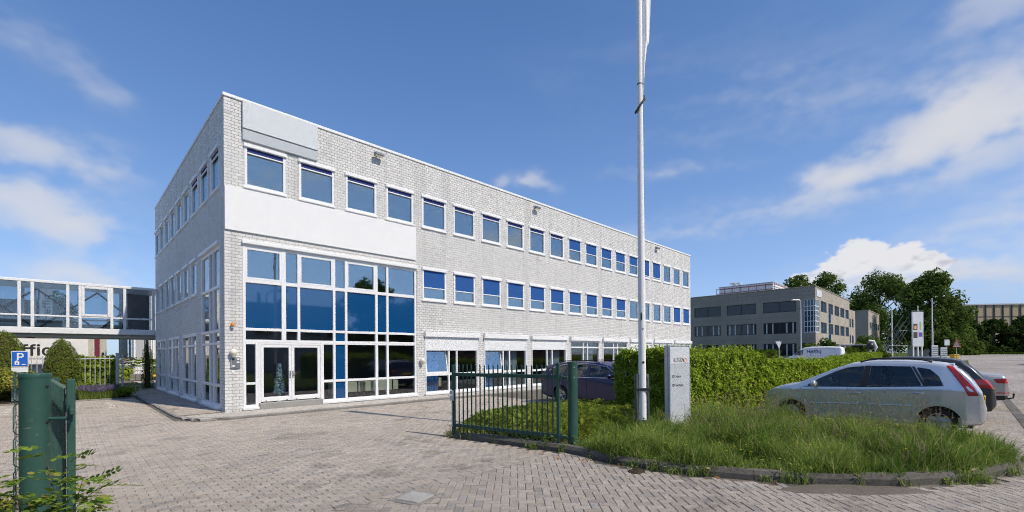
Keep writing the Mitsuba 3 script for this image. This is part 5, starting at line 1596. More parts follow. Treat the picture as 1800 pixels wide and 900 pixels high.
car('estate_car', 'dark blue estate car parked behind the gate with its nose in the hedge', blu, 'car_blue', frame(9.68, -5.2, -90), (1.02, 3.72), .325, BW,
    [([(2.9, 1.5), (2.95, 1.34), (3.4, 1.1), (3.5, 1.2)], .66), ([(.12, 1.14), (.40, 1.40), (.3, 1.55), (-.1, 1.2)], .6)],
    doors=[[(2.17, .3), (2.17, .98)], [(1.25, .65), (1.12, .80), (1.12, 1.0)], [(3.3, .32), (3.34, .7), (3.28, 1.0)]],
    tails=[([(-.1, .82), (.26, .84), (.30, .98), (-.1, .99)], 'tail_red', 'tail_light', (.46, 2))], heads=[([(4.0, .93), (4.46, .74), (4.44, .66), (4.05, .80)], 'lamp_clear', 'headlight', (.4, 2))],
    handles=[(2.38, .86, .2), (1.32, .88, .2)], strips=[], seats=(2.4, 1.45), extra=blue_extra, cabin=(.35, 3.3, .38), plate_z=(-.012, .7), mirrors=(3.05, 1.02, 'car_blue'), spokes=5, rails=(.8, 2.5))

# far car at the right edge
car('parked_car', 'dark car standing far off on the car park at the right picture edge', sed, 'car_brown', frame(66, -21.4, -14), (.95, 3.75), .32,
    [[(3.3, 1.02), (2.8, 1.34), (2.1, 1.40), (2.1, .98)], [(2.02, .98), (2.02, 1.40), (1.35, 1.32), (1.0, 1.06)]], [([(2.9, 1.5), (2.95, 1.34), (3.4, 1.1), (3.5, 1.2)], .66), ([(.8, 1.12), (1.4, 1.40), (1.3, 1.55), (.7, 1.3)], .62)],
    tails=[([(-.1, .80), (.22, .80), (.30, .93), (-.1, .95)], 'tail_red', 'tail_light', (.36, 2))], heads=[], seats=None, cabin=(.9, 3.3, .4), detail=False)

# white delivery van behind the hedge, nose to the left of the picture
van = Loft([(-.02, 1.0), (.0, 1.7), (.05, 1.98), (.2, 2.06), (1.0, 2.11), (2.4, 2.10), (2.85, 2.03), (3.2, 1.86), (3.7, 1.40), (3.9, 1.26), (4.3, 1.16), (4.55, .98), (4.62, .7)],
           [(-.02, .5), (.1, .35), (4.4, .3), (4.62, .5)], [(-.02, .84), (.1, .92), (3.2, .95), (4.0, .90), (4.4, .72), (4.62, .5)], [(-.02, 1.1), (3.4, 1.1), (4.6, .7)], .16, .10)


def van_text(t, lf, xf):
    for sg in (1,):
        m = meshkit.text_mesh('Heffiq', .30, .003, True)
        v = np.array(m.vertices)
        s = 2.66 - v[:, 0] * .95
        z = 1.52 + v[:, 1]
        y = lf.hw(s, z) + .004 + (v[:, 2] > 0) * .003
        put('lettering', place((np.stack([s, y, z], 1), np.asarray(m.faces)), xf), M('blue_dark'), t)
    for sg in (-1, 1):
        put('side_panel_line', place((lf.solid(-.004) - lf.solid(.012)) ^ (sprism(rounded([(.35, 1.25), (.5, 1.92), (2.35, 1.95), (2.35, 1.25)], .1), *((.1, 2) if sg > 0 else (-2, -.1))) - sprism(rounded([(.38, 1.28), (.52, 1.89), (2.32, 1.92), (2.32, 1.28)], .1), -3, 3)), xf), M('cladding_grey'), t, smooth=32)


def van_frame():
    # parked nose-in like the others, on the far side of the hedge
    return frame(46.0, -8.6, 90, .16)


car('delivery_van', 'white delivery van with blue lettering half hidden behind the laurel hedge', van, 'car_white', van_frame(), (.9, 3.75), .33,
    [[(3.72, 1.34), (3.30, 1.74), (2.95, 1.84), (2.95, 1.32)]], [([(3.05, 2.1), (3.15, 1.8), (3.75, 1.32), (3.9, 1.4)], .72)], doors=[[(2.5, .5), (2.5, 1.95)]], tails=[], heads=[], seats=None, cabin=(2.6, 3.7, .6), extra=van_text, cat='van')
# ---------------------------------------------------------------- buildings and street furniture farther off
def slats(t, name, plane, u0, u1, z0, z1, step, mat, off, thick=.03, axis='y'):
    """Upright cladding ribs as one part each, on the plane y (or x) = plane."""
    for u in np.arange(u0, u1 - .01, step):
        m = bbox(u + .01, u + step - .01, plane - off - thick, plane - off, z0, z1, .008) if axis == 'y' else bbox(plane - off - thick, plane - off, u + .01, u + step - .01, z0, z1, .008)
        put(name, m, M(mat), t)


# the concrete office beyond the hedge
t = thing('concrete_office', 'three-storey beige concrete office with dark ribbon windows beyond the hedge', 'building')
cb = []
wl = [(9.5, 13.55), (4.65, 8.7), (-.3, 3.75), (14.4, 18.4)]
rowsz = [(7.3, 8.8), (4.35, 5.9), (1.3, 2.98)]
rx = [(69.6, 73.2), (74.4, 77.6), (78.8, 82.2), (83.2, 86.6), (87.6, 90.6)]
pgL = shapely.box(-2.5, 0, 22, 10.45)
for a, b in wl:
    for z0, z1 in rowsz:
        pgL = pgL.difference(shapely.box(a, z0, b, z1))
pgL = pgL.difference(shapely.box(-2.6, 4.4, -1.15, 8.87)).difference(shapely.box(-2.2, 1.3, -.9, 2.98))
pgR = shapely.box(66.4, 0, 91.2, 10.45)
for a, b in rx:
    for z0, z1 in rowsz:
        pgR = pgR.difference(shapely.box(a, z0, b, z1))
pgR = pgR.difference(shapely.box(66.3, 4.4, 68.6, 8.87))
w1 = put('side_wall', join(*[prism(p, 66.4, 66.7, 'x') for p in getattr(pgL, 'geoms', [pgL])]), M('concrete'), t)
w2 = put('front_wall', join(*[prism(p, -2.5, -2.2, 'y') for p in getattr(pgR, 'geoms', [pgR])]), M('concrete'), t)
for z in (9.4, 9.9, 3.6, 6.6):   # joints of the concrete panels stand out as thin ledges
    put('panel_joint', join(box(66.385, 66.4, -2.5, 22, z - .02, z + .02)), M('galv_dark'), w1)
for y in np.arange(-1, 22, 1.35):
    put('panel_joint', box(66.387, 66.4, y - .012, y + .012, 9.0, 10.4), M('galv_dark'), w1)
put('parapet', join(bbox(66.33, 91.25, -2.57, -2.1, 10.45, 10.55, .01), bbox(66.33, 66.8, -2.09, 22, 10.45, 10.55, .01)), M('concrete'), t)
put('roof', box(66.7, 91.2, -2.2, 22, 10.0, 10.1), M('roof'), t)
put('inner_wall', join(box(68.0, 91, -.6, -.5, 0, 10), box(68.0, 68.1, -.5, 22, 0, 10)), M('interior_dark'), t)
for a, b in wl[:3] + wl[3:]:
    for k, (z0, z1) in enumerate(rowsz):
        w = put('window', join(box(66.5, 66.6, a, a + .08, z0, z1), box(66.5, 66.6, b - .08, b, z0, z1), box(66.5, 66.6, a + .08, b - .08, z1 - .08, z1), box(66.5, 66.6, a + .08, b - .08, z0, z0 + .08), box(66.5, 66.6, (a + b) / 2 - .06, (a + b) / 2 + .06, z0 + .08, z1 - .08)), M('dark_frame'), t)
        for q in ((a, (a + b) / 2), ((a + b) / 2, b)):
            put('pane', box(66.55, 66.57, q[0] + .05, q[1] - .05, z0 + .05, z1 - .05), M('dark_glass'), w)
        if k:
            for f in (.1, .29, .71, .9):
                put('glazing_bar', box(66.52, 66.548, a + (b - a) * f - .09, a + (b - a) * f + .09, z0 + .081, z1 - .081), M('galv'), w)
for a, b in rx:
    for z0, z1 in rowsz:
        w = put('window', join(box(a + .1, b - .1, -2.42, -2.3, z0, z0 + .06), box(a + .1, b - .1, -2.42, -2.3, z1 - .06, z1), box(a, a + .1, -2.42, -2.3, z0, z1), box(b - .1, b, -2.42, -2.3, z0, z1), box((a + b) / 2 - .06, (a + b) / 2 + .06, -2.42, -2.3, z0, z1)), M('galv_dark'), t)
        put('pane', box(a + .05, b - .05, -2.36, -2.34, z0 + .02, z1 - .02), M('dark_glass_blue'), w)
for a, z0, z1 in ((74.45, 6.0, 7.3), (74.45, 3.0, 4.35)):
    put('blue_panel', box(a, a + 1.4, -2.53, -2.502, z0, z1), M('spandrel'), t)
# glazed corner bay
cbay = put('corner_bay', join(*[box(66.5, 66.56, y - .035, y + .035, 4.4, 8.87) for y in (-1.2, -1.55, -1.9, -2.25)], *[box(x - .05, x + .05, -2.46, -2.4, 4.4, 8.87) for x in (66.6, 67.2, 67.9, 68.55)], *[box(66.49, 66.55, -2.4, -1.15, z - .04, z + .04) for z in (4.45, 5.2, 5.9, 6.6, 7.3, 7.9, 8.83)], *[box(66.6, 68.6, -2.47, -2.41, z - .04, z + .04) for z in (4.45, 5.2, 5.9, 6.6, 7.3, 7.9, 8.83)]), M('white'), t)
put('pane', join(box(66.57, 66.59, -2.38, -1.15, 4.4, 8.87), box(66.6, 68.6, -2.395, -2.375, 4.4, 8.87)), M('dark_glass_blue'), cbay)
put('fascia_sign', bbox(67.0, 69.9, -2.56, -2.505, 9.2, 10.1, .01), M('panel_grey'), t)
put('rear_block', join(box(91.2, 102, -1.8, 12, 0, 9.4)), M('concrete'), t)
for a in (93, 95.6, 98.4):
    for z0, z1 in ((6.3, 7.8), (3.3, 4.8), (.8, 2.3)):
        put('window', box(a, a + 1.6, -1.83, -1.8, z0, z1), M('dark_glass_blue'), t)
ph = thing('roof_plant_room', 'white ribbed plant room with dark red railing on the concrete office roof', 'plant room')
put('body', box(72.04, 80, 4.04, 11.8, 10.1, 12.35), M('cladding_white'), ph)
for y in np.arange(4.0, 11.79, .26):
    put('rib', box(71.99, 72.04, y + .012, y + .248, 10.1, 12.35), M('cladding_white'), ph)
for x in np.arange(72.06, 79.9, .4):
    put('rib', box(x + .015, x + .385, 3.98, 4.04, 10.1, 12.35), M('cladding_white'), ph)
put('coping', join(box(71.9, 80.1, 3.9, 4.1, 12.35, 12.45), box(71.9, 72.1, 4.1, 11.9, 12.35, 12.45)), M('cladding_grey'), ph)
put('railing', join(*[box(71.75, 71.81, 3.7, 12.2, z, z + .09) for z in (11.3, 12.0)], *[box(71.8, 80.2, 3.7, 3.76, z, z + .09) for z in (11.3, 12.0)], *[box(71.74, 71.79, y, y + .06, 11.25, 12.2) for y in np.arange(3.7, 12.2, 1.2)]), M('maroon'), ph)
put('vent', join(cyl(74, 10.2, 12.3, 13.0, .25), cyl(74, 10.2, 13.0, 13.15, .6), cyl(74, 9.4, 12.3, 12.95, .2), cyl(74, 9.4, 12.95, 13.1, .45)), M('galv'), ph, smooth=40)
t = thing('far_block', 'second lower beige concrete block behind the concrete office', 'building')
put('wall', box(122, 140, -1.4, 9, 0, 10.9), M('concrete'), t)
put('parapet', box(121.9, 140.1, -1.5, 9, 10.9, 11.05), M('concrete'), t)
for i in range(5):
    for z0, z1 in ((6.9, 8.5), (3.6, 5.3), (.7, 2.2)):
        w = put('window', box(124 + i * 3.2, 126 + i * 3.2, -1.46, -1.4, z0, z1), M('galv'), t)
        put('pane', box(124.1 + i * 3.2, 125.9 + i * 3.2, -1.48, -1.462, z0 + .08, z1 - .08), M('dark_glass_blue'), w)
t = thing('canopy', 'thin glazed entrance canopy in front of the concrete office', 'canopy')
put('roof', trimesh.Trimesh(*xform(join(*[box(i * .8, i * .8 + .82, -1.4, 1.4, .2 * math.sin((i + .5) / 7 * 3.1416), .2 * math.sin((i + .5) / 7 * 3.1416) + .03) for i in range(7)]), 0, (69.5, -5.6, 2.55))), M('galv'), t)
put('post', join(*[cyl(x, -6.5, 0, 2.6, .05) for x in (70, 72.4, 74.8)]), M('galv_dark'), t)

# far hall with dark columns above the trees
t = thing('far_hall', 'large tan hall with dark columns rising above the trees at the right edge', 'building')
p0, p1 = np.array([206.0, -9.0]), np.array([240.0, -52.0])
d = (p1 - p0) / np.linalg.norm(p1 - p0); L = np.linalg.norm(p1 - p0)
ang = math.atan2(d[1], d[0])
F = lambda m: xform(m, ang, (*p0, 0))
put('wall', F(box(0, L, .0, 12, 0, 17.2)), M('cladding_tan'), t)
for i in range(int(L / 2.6)):
    put('column', F(box(i * 2.6, i * 2.6 + .3, -.25, .0, 0, 17.3)), M('dark_frame'), t)
put('eaves', F(box(-.2, L, -.4, .1, 17.2, 17.6)), M('galv'), t)
for z in (9.5, 13.2):
    put('rail', F(box(0, L, -.12, -.01, z, z + .15)), M('dark_frame'), t)


def pole_thing(name, label, cat, x, y, top, r, mat='pole_white', base=None):
    t = thing(name, label, cat)
    b = gz(x) if base is None else base
    put('pole', tube([(x, y, b - .1), (x, y, top * .6), (x, y, top)], [r, r * .85, r * .6], 12), M(mat), t, smooth=40)
    return t


for x, y, top, w in ((74.8, -9.45, 7.5, 'left of the billboard frame'), (80.0, -11.75, 7.95, 'behind the billboard'), (78.7, -13.25, 8.75, 'right of the billboard, by the grey info boards')):
    t = pole_thing('distant_flagpole', f'bare white flagpole far off {w}', 'flagpole', x, y, top, .09)
    put('finial', cyl(x, y, top, top + .12, .07), M('pole_white'), t)
t = pole_thing('street_lamp', 'slim grey street lamp in front of the concrete office', 'street lamp', 48.75, -4.7, 6.95, .085, 'galv')
put('arm', tube([(48.75, -4.7, 6.93), (48.6, -4.5, 7.02), (48.25, -4.15, 7.02)], .04, 8), M('galv'), t)
put('lamp_head', xform(bbox(-.45, .3, -.16, .16, -.07, .08, .05), 2.35, (48.35, -4.3, 7.02)), M('pole_white'), t)
t = pole_thing('street_lamp', 'curved street lamp across the road, mirrored in the blue glass', 'street lamp', 9.9, -30, 7.2, .09, 'galv_dark', 0)
put('arm', tube([(9.9, -30, 7.2), (9.9, -29.9, 7.7), (10.3, -29.6, 7.95), (10.9, -29.4, 7.98)], .05, 8), M('galv_dark'), t)
put('lamp_head', bbox(10.7, 11.6, -29.6, -29.15, 7.9, 8.1, .06), M('galv_dark'), t)

# billboard on a tube frame
t = thing('billboard', 'tall narrow white advertising billboard on legs with braced steel frame behind', 'billboard')
b0, b1 = np.array([68.68, -11.81]), np.array([69.75, -12.75])
dv = (b1 - b0) / np.linalg.norm(b1 - b0); Lb = float(np.linalg.norm(b1 - b0)); ab = math.atan2(dv[1], dv[0])
Bf = lambda m: xform(m, ab, (*b0, 0))
put('board', Bf(bbox(0, Lb, -.08, .08, 2.35, 6.5, .02)), M('sign_white'), t)
put('photo', Bf(box(.12, .62, -.10, -.081, 4.35, 5.1)), M('photo_dark'), t)
put('photo', Bf(box(.12, .62, -.10, -.081, 3.4, 4.1)), M('photo_dark'), t)
put('photo', Bf(box(.22, .52, -.104, -.1005, 4.45, 4.85)), M('orange'), t)
put('logo_block', Bf(box(.8, 1.25, -.10, -.081, 3.55, 4.05)), M('violet'), t)
put('logo_block', Bf(box(.95, 1.08, -.10, -.081, 4.4, 5.3)), M('lime'), t)
put('top_rail', Bf(tube([(-.05, 0, 6.62), (Lb + .05, 0, 6.62)], .035, 8)), M('galv_dark'), t)
for u in (.15, .7, 1.25):
    put('leg', Bf(box(u - .06, u + .06, -.06, .06, .2, 2.35)), M('pole_white' if u != .7 else 'galv'), t)
lf = np.array([-.71, .704])
for off in (0.2, 1.1):
    o = b0 + np.array([.704, .71]) * off
    Q = lambda u, z: (o[0] + lf[0] * u, o[1] + lf[1] * u, z)
    for a, b in (((0, 6.3), (3.2, 1.6)), ((0, 5.4), (2.7, 1.6)), ((0, 4.3), (1.3, 4.3)), ((0, 2.45), (2.6, 2.45)), ((1.3, 4.3), (.1, 2.45)), ((.4, 4.3), (1.8, 2.2)), ((2.6, 2.45), (3.4, 1.2)), ((1.8, 2.45), (.8, 1.2)), ((0, 4.1), (.9, 5.0)), ((3.2, 1.6), (3.6, .3)), ((2.2, 2.3), (1.0, .3))):
        put('brace', tube([Q(*a), Q(*b)], .022, 6), M('galv_dark'), t)

t = pole_thing('warning_sign', 'triangular warning sign seen from behind on the verge', 'sign', 69.67, -15.6, 3.2, .045, 'galv')
put('plate', xform(prism([(-.52, 2.25), (.52, 2.25), (0, 3.15)], -.05, -.03, 'y'), math.radians(-40), (69.67, -15.6, 0)), M('galv_dark'), t)
put('rim', xform(join(*[tube([(a[0], -.055, a[1]), (b[0], -.055, b[1])], .03, 6) for a, b in (((-.52, 2.25), (.52, 2.25)), ((.52, 2.25), (0, 3.15)), ((0, 3.15), (-.52, 2.25)))]), math.radians(-40), (69.67, -15.6, 0)), M('red_paint'), t)
t = pole_thing('traffic_sign', 'small white traffic sign on a post left of the warning sign', 'sign', 74.4, -14.7, 3.1, .04, 'galv')
put('plate', xform(bbox(-.32, .32, -.05, -.03, 2.5, 3.2, .01), math.radians(-45), (74.4, -14.7, 0)), M('sign_white'), t)
t = pole_thing('traffic_sign', 'white triangular traffic sign poking above the hedge before the concrete office', 'sign', 41.6, -4.6, 2.9, .035, 'galv')
put('plate', xform(prism([(-.36, 2.78), (.2, 2.72), (-.02, 2.1)], -.05, -.03, 'y'), math.radians(-45), (41.6, -4.6, 0)), M('sign_white'), t)
for i, (x, y, h, w) in enumerate([(65.2, -13.9, 2.45, 'taller, left'), (66.0, -14.6, 2.2, 'lower, right')]):
    t = thing('info_board', f'grey company board on the verge, the {w} one of two', 'sign')
    put('panel', xform(bbox(-.36, .36, -.06, .06, gz(x), h, .02), math.radians(-45), (x, y, 0)), M('sign_silver'), t)
    put('stripe', xform(join(*[box(-.3, .3, -.07, -.061, h - .3 - .22 * k, h - .22 - .22 * k) for k in range(7)]), math.radians(-45), (x, y, 0)), M('galv_dark'), t)
t = thing('grit_bin', 'small yellow grit bin on the far verge', 'bin')
put('body', xform(bbox(-.42, .42, -.35, .35, gz(90), gz(90) + .65, .06), .6, (90, -15.2, 0)), M('yellow_paint'), t)
put('lid', xform(bbox(-.46, .46, -.38, .38, gz(90) + .652, gz(90) + .8, .06), .6, (90, -15.2, 0)), M('yellow_paint'), t)
put('kerb_blocks', xform(join(*[bbox(-1.6 + k * .82, -1.6 + k * .82 + .8, -.2, .2, 0, .2, .03) for k in range(4)]), .1, (76, -15.9, gz(76))), M('kerb'), key_of('verge_kerb'))
labels['verge_kerb'] = {'kind': 'structure'}
t = thing('wrapped_machine', 'dark round object with white cover above the hedge end', 'equipment')
g = trimesh.creation.icosphere(2, .32); g.apply_scale([1, 1, 1.1]); g.apply_translation([50.2, -10.0, 2.3])
put('drum', g, M('black'), t, smooth=True)
put('cover', tube([(50.5, -10.3, 1.4), (50.55, -10.35, 2.2), (50.4, -10.2, 2.75), (50.1, -9.9, 2.85)], [.14, .17, .14, .06], 10), M('white'), t, smooth=True)
put('stand', cyl(50.2, -10.0, 0, 2.1, .08), M('galv'), t)

# ---- left side: skywalk, hall behind, fence, parking sign
t = thing('skywalk', 'glazed white steel skywalk leading from the office to the left picture edge', 'skywalk')
SY0, SY1, SX0 = 15.62, 18.2, -14.0
put('deck', join(bbox(SX0, .3, SY0 - .05, SY1 + .05, 2.98, 3.28, .02)), M('white'), t)
put('lower_beam', bbox(SX0, .3, SY0 + .15, SY1 - .15, 2.8, 2.978, .02), M('cladding_cream'), t)
put('roof', join(bbox(SX0, .3, SY0 - .06, SY1 + .06, 5.46, 5.6, .02)), M('white'), t)
mull = [-.05, -1.27, -1.79, -3.0, -3.45, -4.67, -5.1, -6.3, -6.75, -7.95, -8.4, -9.6, -10.05, -11.3, -12.5]
for y in (SY0, SY1):
    for x in mull:
        put('mullion', bbox(x - .06, x + .06, y - .05, y + .05, 3.282, 5.458, .01), M('white'), t)
    for a, b in zip(mull[1:] + [-14.0], mull):
        put('transom', bbox(a + .061, b - .061, y - .04, y + .04, 3.82, 3.90, .01), M('white'), t)
        v = np.array([[a + .05, y, 3.27], [b - .05, y, 3.27], [b - .05, y, 5.47], [a + .05, y, 5.47]])
        put('pane', (v, np.array([[0, 1, 2], [0, 2, 3]])), M('glass_bridge'), t)
fr = join(bbox(-2.94, -2.83, SY0 - .07, SY0 + .05, 3.9, 5.45, .01), bbox(-1.96, -1.85, SY0 - .07, SY0 + .05, 3.9, 5.45, .01), bbox(-2.82, -1.97, SY0 - .07, SY0 + .05, 3.9, 4.02, .01), bbox(-2.82, -1.97, SY0 - .07, SY0 + .05, 5.33, 5.45, .01))
put('opening_frame', fr, M('white'), t)
for a in np.arange(SX0, -.2, 2.35):
    b = min(a + 2.35, -.1)
    for y in (SY1 - .22,):
        put('brace', join(tube([(a, y, 3.3), (b, y, 5.4)], .05, 6)), M('dark_frame'), t)
        put('brace', join(tube([(a, y + .1, 5.4), (b, y + .1, 3.3)], .05, 6)), M('dark_frame'), t)
put('low_panel', box(SX0, -.2, SY1 - .12, SY1 - .1, 3.29, 3.62), M('cladding_cream'), t)
put('end_wall', box(-1.22, .0, SY1 - .3, SY1 - .25, 3.29, 5.45), M('cladding_dark'), t)
put('downlight', box(-4.9, -4.6, 16.2, 16.5, 2.76, 2.798), M('maroon'), t)

t = thing('transport_hall', 'white transport hall with dark upper storey and large lettering behind the skywalk', 'building')
put('lower_wall', box(-30, -1.73, 22, 40, 0, 3.2), M('cladding_white'), t)
put('upper_storey', prism([(-30, 3.2), (-3.4, 3.2), (-3.66, 4.1), (-3.8, 4.75), (-3.8, 5.15), (-30, 5.15)], 22.02, 40, 'y'), M('cladding_dark'), t)
for x in np.arange(-9, -4.0, .6):
    put('cladding_rib', box(x, x + .05, 21.98, 22.02, 3.22, 5.14), M('dark_frame'), t)
put('cream_strip', box(-2.52, -2.3, 21.95, 22, .0, 3.18), M('cladding_cream'), t)
put('red_strip', box(-2.26, -2.02, 21.95, 22, .0, 3.18), M('maroon'), t)
put('corner_strip', box(-2.0, -1.70, 21.95, 22, .0, 3.18), M('cladding_cream'), t)
put('wall_lamp', bbox(-1.92, -1.82, 21.86, 21.95, 1.95, 2.1, .02), M('black'), t)
put('dark_door', box(-2.25, -2.03, 21.93, 21.949, .1, 1.75), M('dark_frame'), t)
bn = thing('hall_banner', 'large white banner with black company name on the transport hall', 'banner')
put('sheet', bbox(-7.4, -2.56, 21.88, 21.98, 1.36, 2.96, .01), M('band'), bn)


def wall_text(text, x, y, z, h, bold, mat, parent, wide=None, name='lettering', rot=False):
    m = meshkit.text_mesh(text, h, .006, bold)
    v = np.array(m.vertices)
    if wide:
        v[:, 0] *= wide / np.ptp(v[:, 0])
    if rot:
        v = np.stack([-v[:, 1], v[:, 0], v[:, 2]], 1)
    put(name, (np.stack([v[:, 0] + x, -v[:, 2] + y, v[:, 1] + z], 1), m.faces), M(mat), parent)


wall_text('Heffiq', -6.5, 21.878, 1.93, .62, True, 'ink', bn, 2.35)
wall_text('transport', -5.25, 21.878, 1.70, .12, False, 'ink', bn, 1.15)
t = thing('roof_sign', 'grey sign tower with upright lettering standing on the dark hall roof', 'sign')
put('panel', bbox(-4.62, -4.08, 21.80, 21.97, 4.1, 5.85, .02), M('cladding_grey'), t)
put('frame', join(bbox(-4.68, -4.621, 21.80, 21.97, 4.0, 5.92, .01)), M('dark_frame'), t)
wall_text('Heffiq', -4.18, 21.792, 3.95, .30, True, 'ink', t, 1.5, rot=True)

t = thing('grey_hall', 'grey and white ribbed hall seen under the skywalk beyond the path', 'building')
put('body', box(1.25, 20, 41, 60, 0, 8.5), M('cladding_dark'), t)
put('corner_trim', bbox(1.15, 1.32, 40.9, 41.1, 0, 8.6, .02), M('white'), t)
put('panel', box(1.34, 1.95, 40.94, 41, 0, 8.5), M('cladding_grey'), t)
put('panel', box(2.05, 2.42, 40.94, 41, 0, 8.5), M('cladding_grey'), t)
put('window', box(2.08, 2.30, 40.9, 40.938, 2.2, 3.6), M('dark_glass'), t)
put('trim', box(2.46, 2.58, 40.9, 41, 0, 8.5), M('white'), t)
for x in np.arange(2.62, 5.0, .12):
    put('rib', box(x + .008, x + .112, 40.93, 41, 0, 8.5), M('cladding_white'), t)
for y in (42.5, 46):
    put('side_window', box(1.2, 1.249, y, y + 1.6, 1.8, 4.2), M('dark_glass'), t)

t = thing('bar_fence', 'grey steel bar fence behind the lavender and clipped conifers', 'fence')
for x in np.arange(-6.6, -1.8, .178):
    put('bar', tube([(x, 13.8, .08), (x, 13.8, 1.86)], .016, 6), M('galv'), t)
put('rail', box(-6.7, -1.75, 13.79, 13.81, .28, .32), M('galv'), t)
put('rail', box(-6.7, -1.75, 13.785, 13.815, 1.70, 1.75), M('galv'), t)
put('post', bbox(-1.75, -1.62, 13.74, 13.86, 0, 2.0, .01), M('galv'), t)
put('post', bbox(-1.53, -1.46, 13.74, 13.86, 0, 1.9, .01), M('galv'), t)
t = thing('parking_sign', 'blue square parking sign with white letter and plate above the parking meter', 'sign')
X, Y = -4.83, 10.55
put('post', tube([(X, Y + .06, 0), (X, Y + .06, 2.02)], .03, 10), M('galv'), t)
put('rim', bbox(X - .235, X + .235, Y - .01, Y + .02, 1.42, 2.06, .01), M('white'), t)
put('plate', bbox(X - .215, X + .215, Y - .018, Y - .0105, 1.445, 2.035, .004), M('sign_blue'), t)
wall_text('P', X - .11, Y - .0185, 1.70, .27, True, 'white', t, .19)
put('symbol', join(box(X - .14, X - .02, Y - .026, Y - .0185, 1.50, 1.63), prism([(X - .15, 1.635), (X - .01, 1.635), (X - .08, 1.68)], Y - .026, Y - .0185, 'y'), box(X + .05, X + .16, Y - .026, Y - .0185, 1.50, 1.535)), M('white'), t)
put('symbol_detail', box(X - .10, X - .06, Y - .032, Y - .0265, 1.52, 1.60), M('sign_blue'), t)
put('under_plate', bbox(X - .24, X + .23, Y - .01, Y + .02, 1.20, 1.40, .006), M('sign_white'), t)
t = thing('parking_meter', 'dark grey parking meter cabinet below the parking sign', 'parking meter')
put('cabinet', bbox(X - .20, X + .19, Y - .1, Y + .0, .05, 1.14, .02), M('galv_dark'), t)
put('side_frame', join(bbox(X - .225, X - .202, Y - .11, Y - .02, .05, 1.17, .006), bbox(X + .192, X + .215, Y - .11, Y - .02, .05, 1.17, .006)), M('galv'), t)
put('screen', box(X - .08, X + .08, Y - .115, Y - .1, .86, .98), M('black'), t)
put('slot', join(box(X - .04, X + .1, Y - .112, Y - .1, .70, .78)), M('white'), t)
put('tray', bbox(X - .1, X + .1, Y - .13, Y - .1, .45, .6, .01), M('black'), t)
t = thing('reserved_plate', 'small white letter plate on a low post behind the left gate leaf', 'sign')
put('post', tube([(-3.72, 8.8, 0), (-3.72, 8.8, .4)], .02, 8), M('galv'), t)
put('plate', bbox(-3.92, -3.52, 8.76, 8.78, .34, .54, .004), M('sign_white'), t)
wall_text('P', -3.88, 8.757, .37, .13, True, 'ink', t)
put('mark', box(-3.62, -3.56, 8.75, 8.758, .38, .48), M('ink'), t)

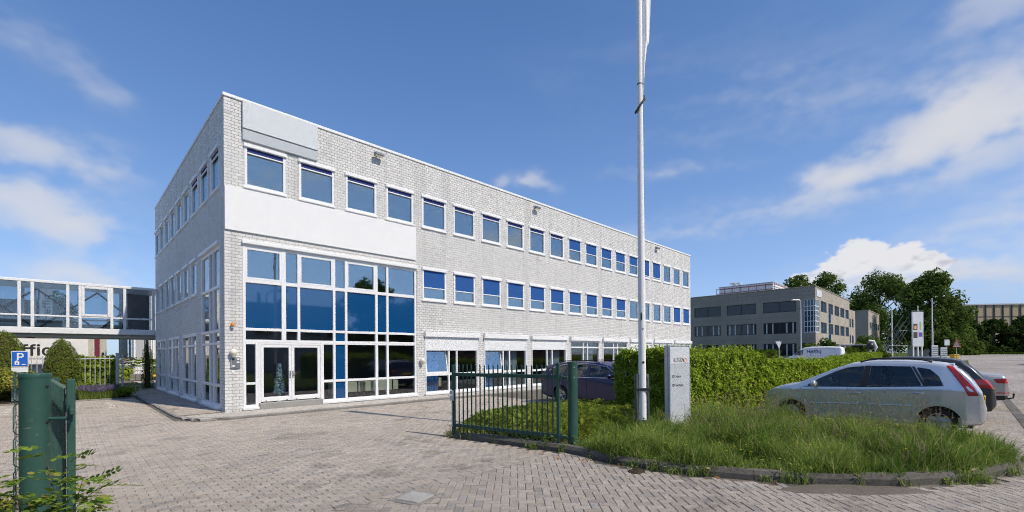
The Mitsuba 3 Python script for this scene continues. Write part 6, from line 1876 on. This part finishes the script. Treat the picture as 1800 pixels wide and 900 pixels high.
# goods stored at the end of the path
t = thing('stone_stack', 'low stack of brown concrete blocks at the end of the path', 'stack')
for r_ in range(2):
    for k in range(4):
        put('block', bbox(-.15 + k * .33, -.15 + k * .33 + .31, 27.6, 28.0, .02 + r_ * .24, .25 + r_ * .24, .02), M('kerb'), t)
t = thing('liquid_container', 'white caged liquid container behind the stone stack', 'container')
put('tank', bbox(.15, 1.15, 28.2, 29.1, .15, 1.0, .08), M('cladding_white'), t)
for k in range(6):
    put('cage_bar', tube([(.12 + k * .21, 28.16, .1), (.12 + k * .21, 28.16, 1.05)], .015, 5), M('galv'), t)
for z in (.3, .55, .8, 1.04):
    put('cage_rail', tube([(.1, 28.15, z), (1.2, 28.15, z)], .015, 5), M('galv'), t)
t = thing('pipe_pile', 'pile of pale and dark profiles stacked beyond the fence end', 'pile')
rp = np.random.default_rng(3)
for k in range(34):
    x, z = rp.uniform(-.7, 1.2), rp.uniform(1.05, 1.62)
    a = rp.normal(.0, .35)
    dx = rp.uniform(.3, .7)
    put('profile', tube([(x - dx / 2, 28.3 + rp.random() * .6, z), (x + dx / 2, 28.3 + rp.random() * .6, z + a * .5)], rp.uniform(.025, .05), 5), M(['cladding_white', 'ink', 'cladding_grey', 'galv', 'black', 'wood'][k % 6]), t)
put('rack', join(box(-.8, -.72, 28.3, 28.4, 0, 1.6), box(1.2, 1.28, 28.3, 28.4, 0, 1.1), box(-.8, 1.28, 28.3, 28.9, 1.0, 1.06)), M('galv_dark'), t)
t = thing('yellow_cart', 'small yellow machine beside the stacked goods', 'machine')
put('body', bbox(1.25, 1.85, 27.8, 28.3, .1, .42, .08), M('yellow_paint'), t)
put('wheel', join(tube([(1.35, 27.74, .14), (1.35, 27.8, .14)], .13, 12), tube([(1.75, 27.74, .14), (1.75, 27.8, .14)], .13, 12)), M('rubber'), t)

# ---- across the street, behind the camera: what the front glass mirrors
t = thing('opposite_hall', 'dark hall across the road, mirrored in the entrance glass', 'building')
put('wall', box(12, 25, -62, -46, 0, 8.6), M('cladding_grey'), t)
put('annex', box(5, 12, -60, -47, 0, 6.0), M('cladding_cream'), t)
put('roof_unit', join(box(17, 18, -50, -49, 8.6, 9.5), box(14, 14.3, -48, -47.7, 8.6, 10)), M('galv_dark'), t)
for k in range(4):
    put('window', box(13.2 + k * 3, 15.2 + k * 3, -45.99, -45.95, 4.5, 6.0), M('dark_glass'), t)
t = thing('opposite_office', 'long low brick office across the road, mirrored in the side of the glass', 'building')
put('wall', box(38, 80, -66, -48, 0, 6.5), M('red_brick'), t)
put('wing', box(-40, -4, -70, -50, 0, 7.5), M('cladding_grey'), t)
for k in range(9):
    put('window', box(40 + k * 4, 42.4 + k * 4, -47.99, -47.95, 2.0, 4.0), M('dark_glass'), t)
t = thing('neighbour_office', 'two-storey brick office left of the yard, mirrored in the side windows', 'building')
put('wall', box(-60, -34, -30, 18, 0, 7.5), M('cladding_cream'), t)
put('roof_edge', box(-60.1, -33.9, -30.1, 18.1, 7.5, 7.8), M('dark_frame'), t)
for k in range(10):
    for z in (1.0, 4.4):
        put('window', box(-33.99, -33.94, -28 + k * 4.5, -25.4 + k * 4.5, z, z + 1.9), M('dark_glass'), t)
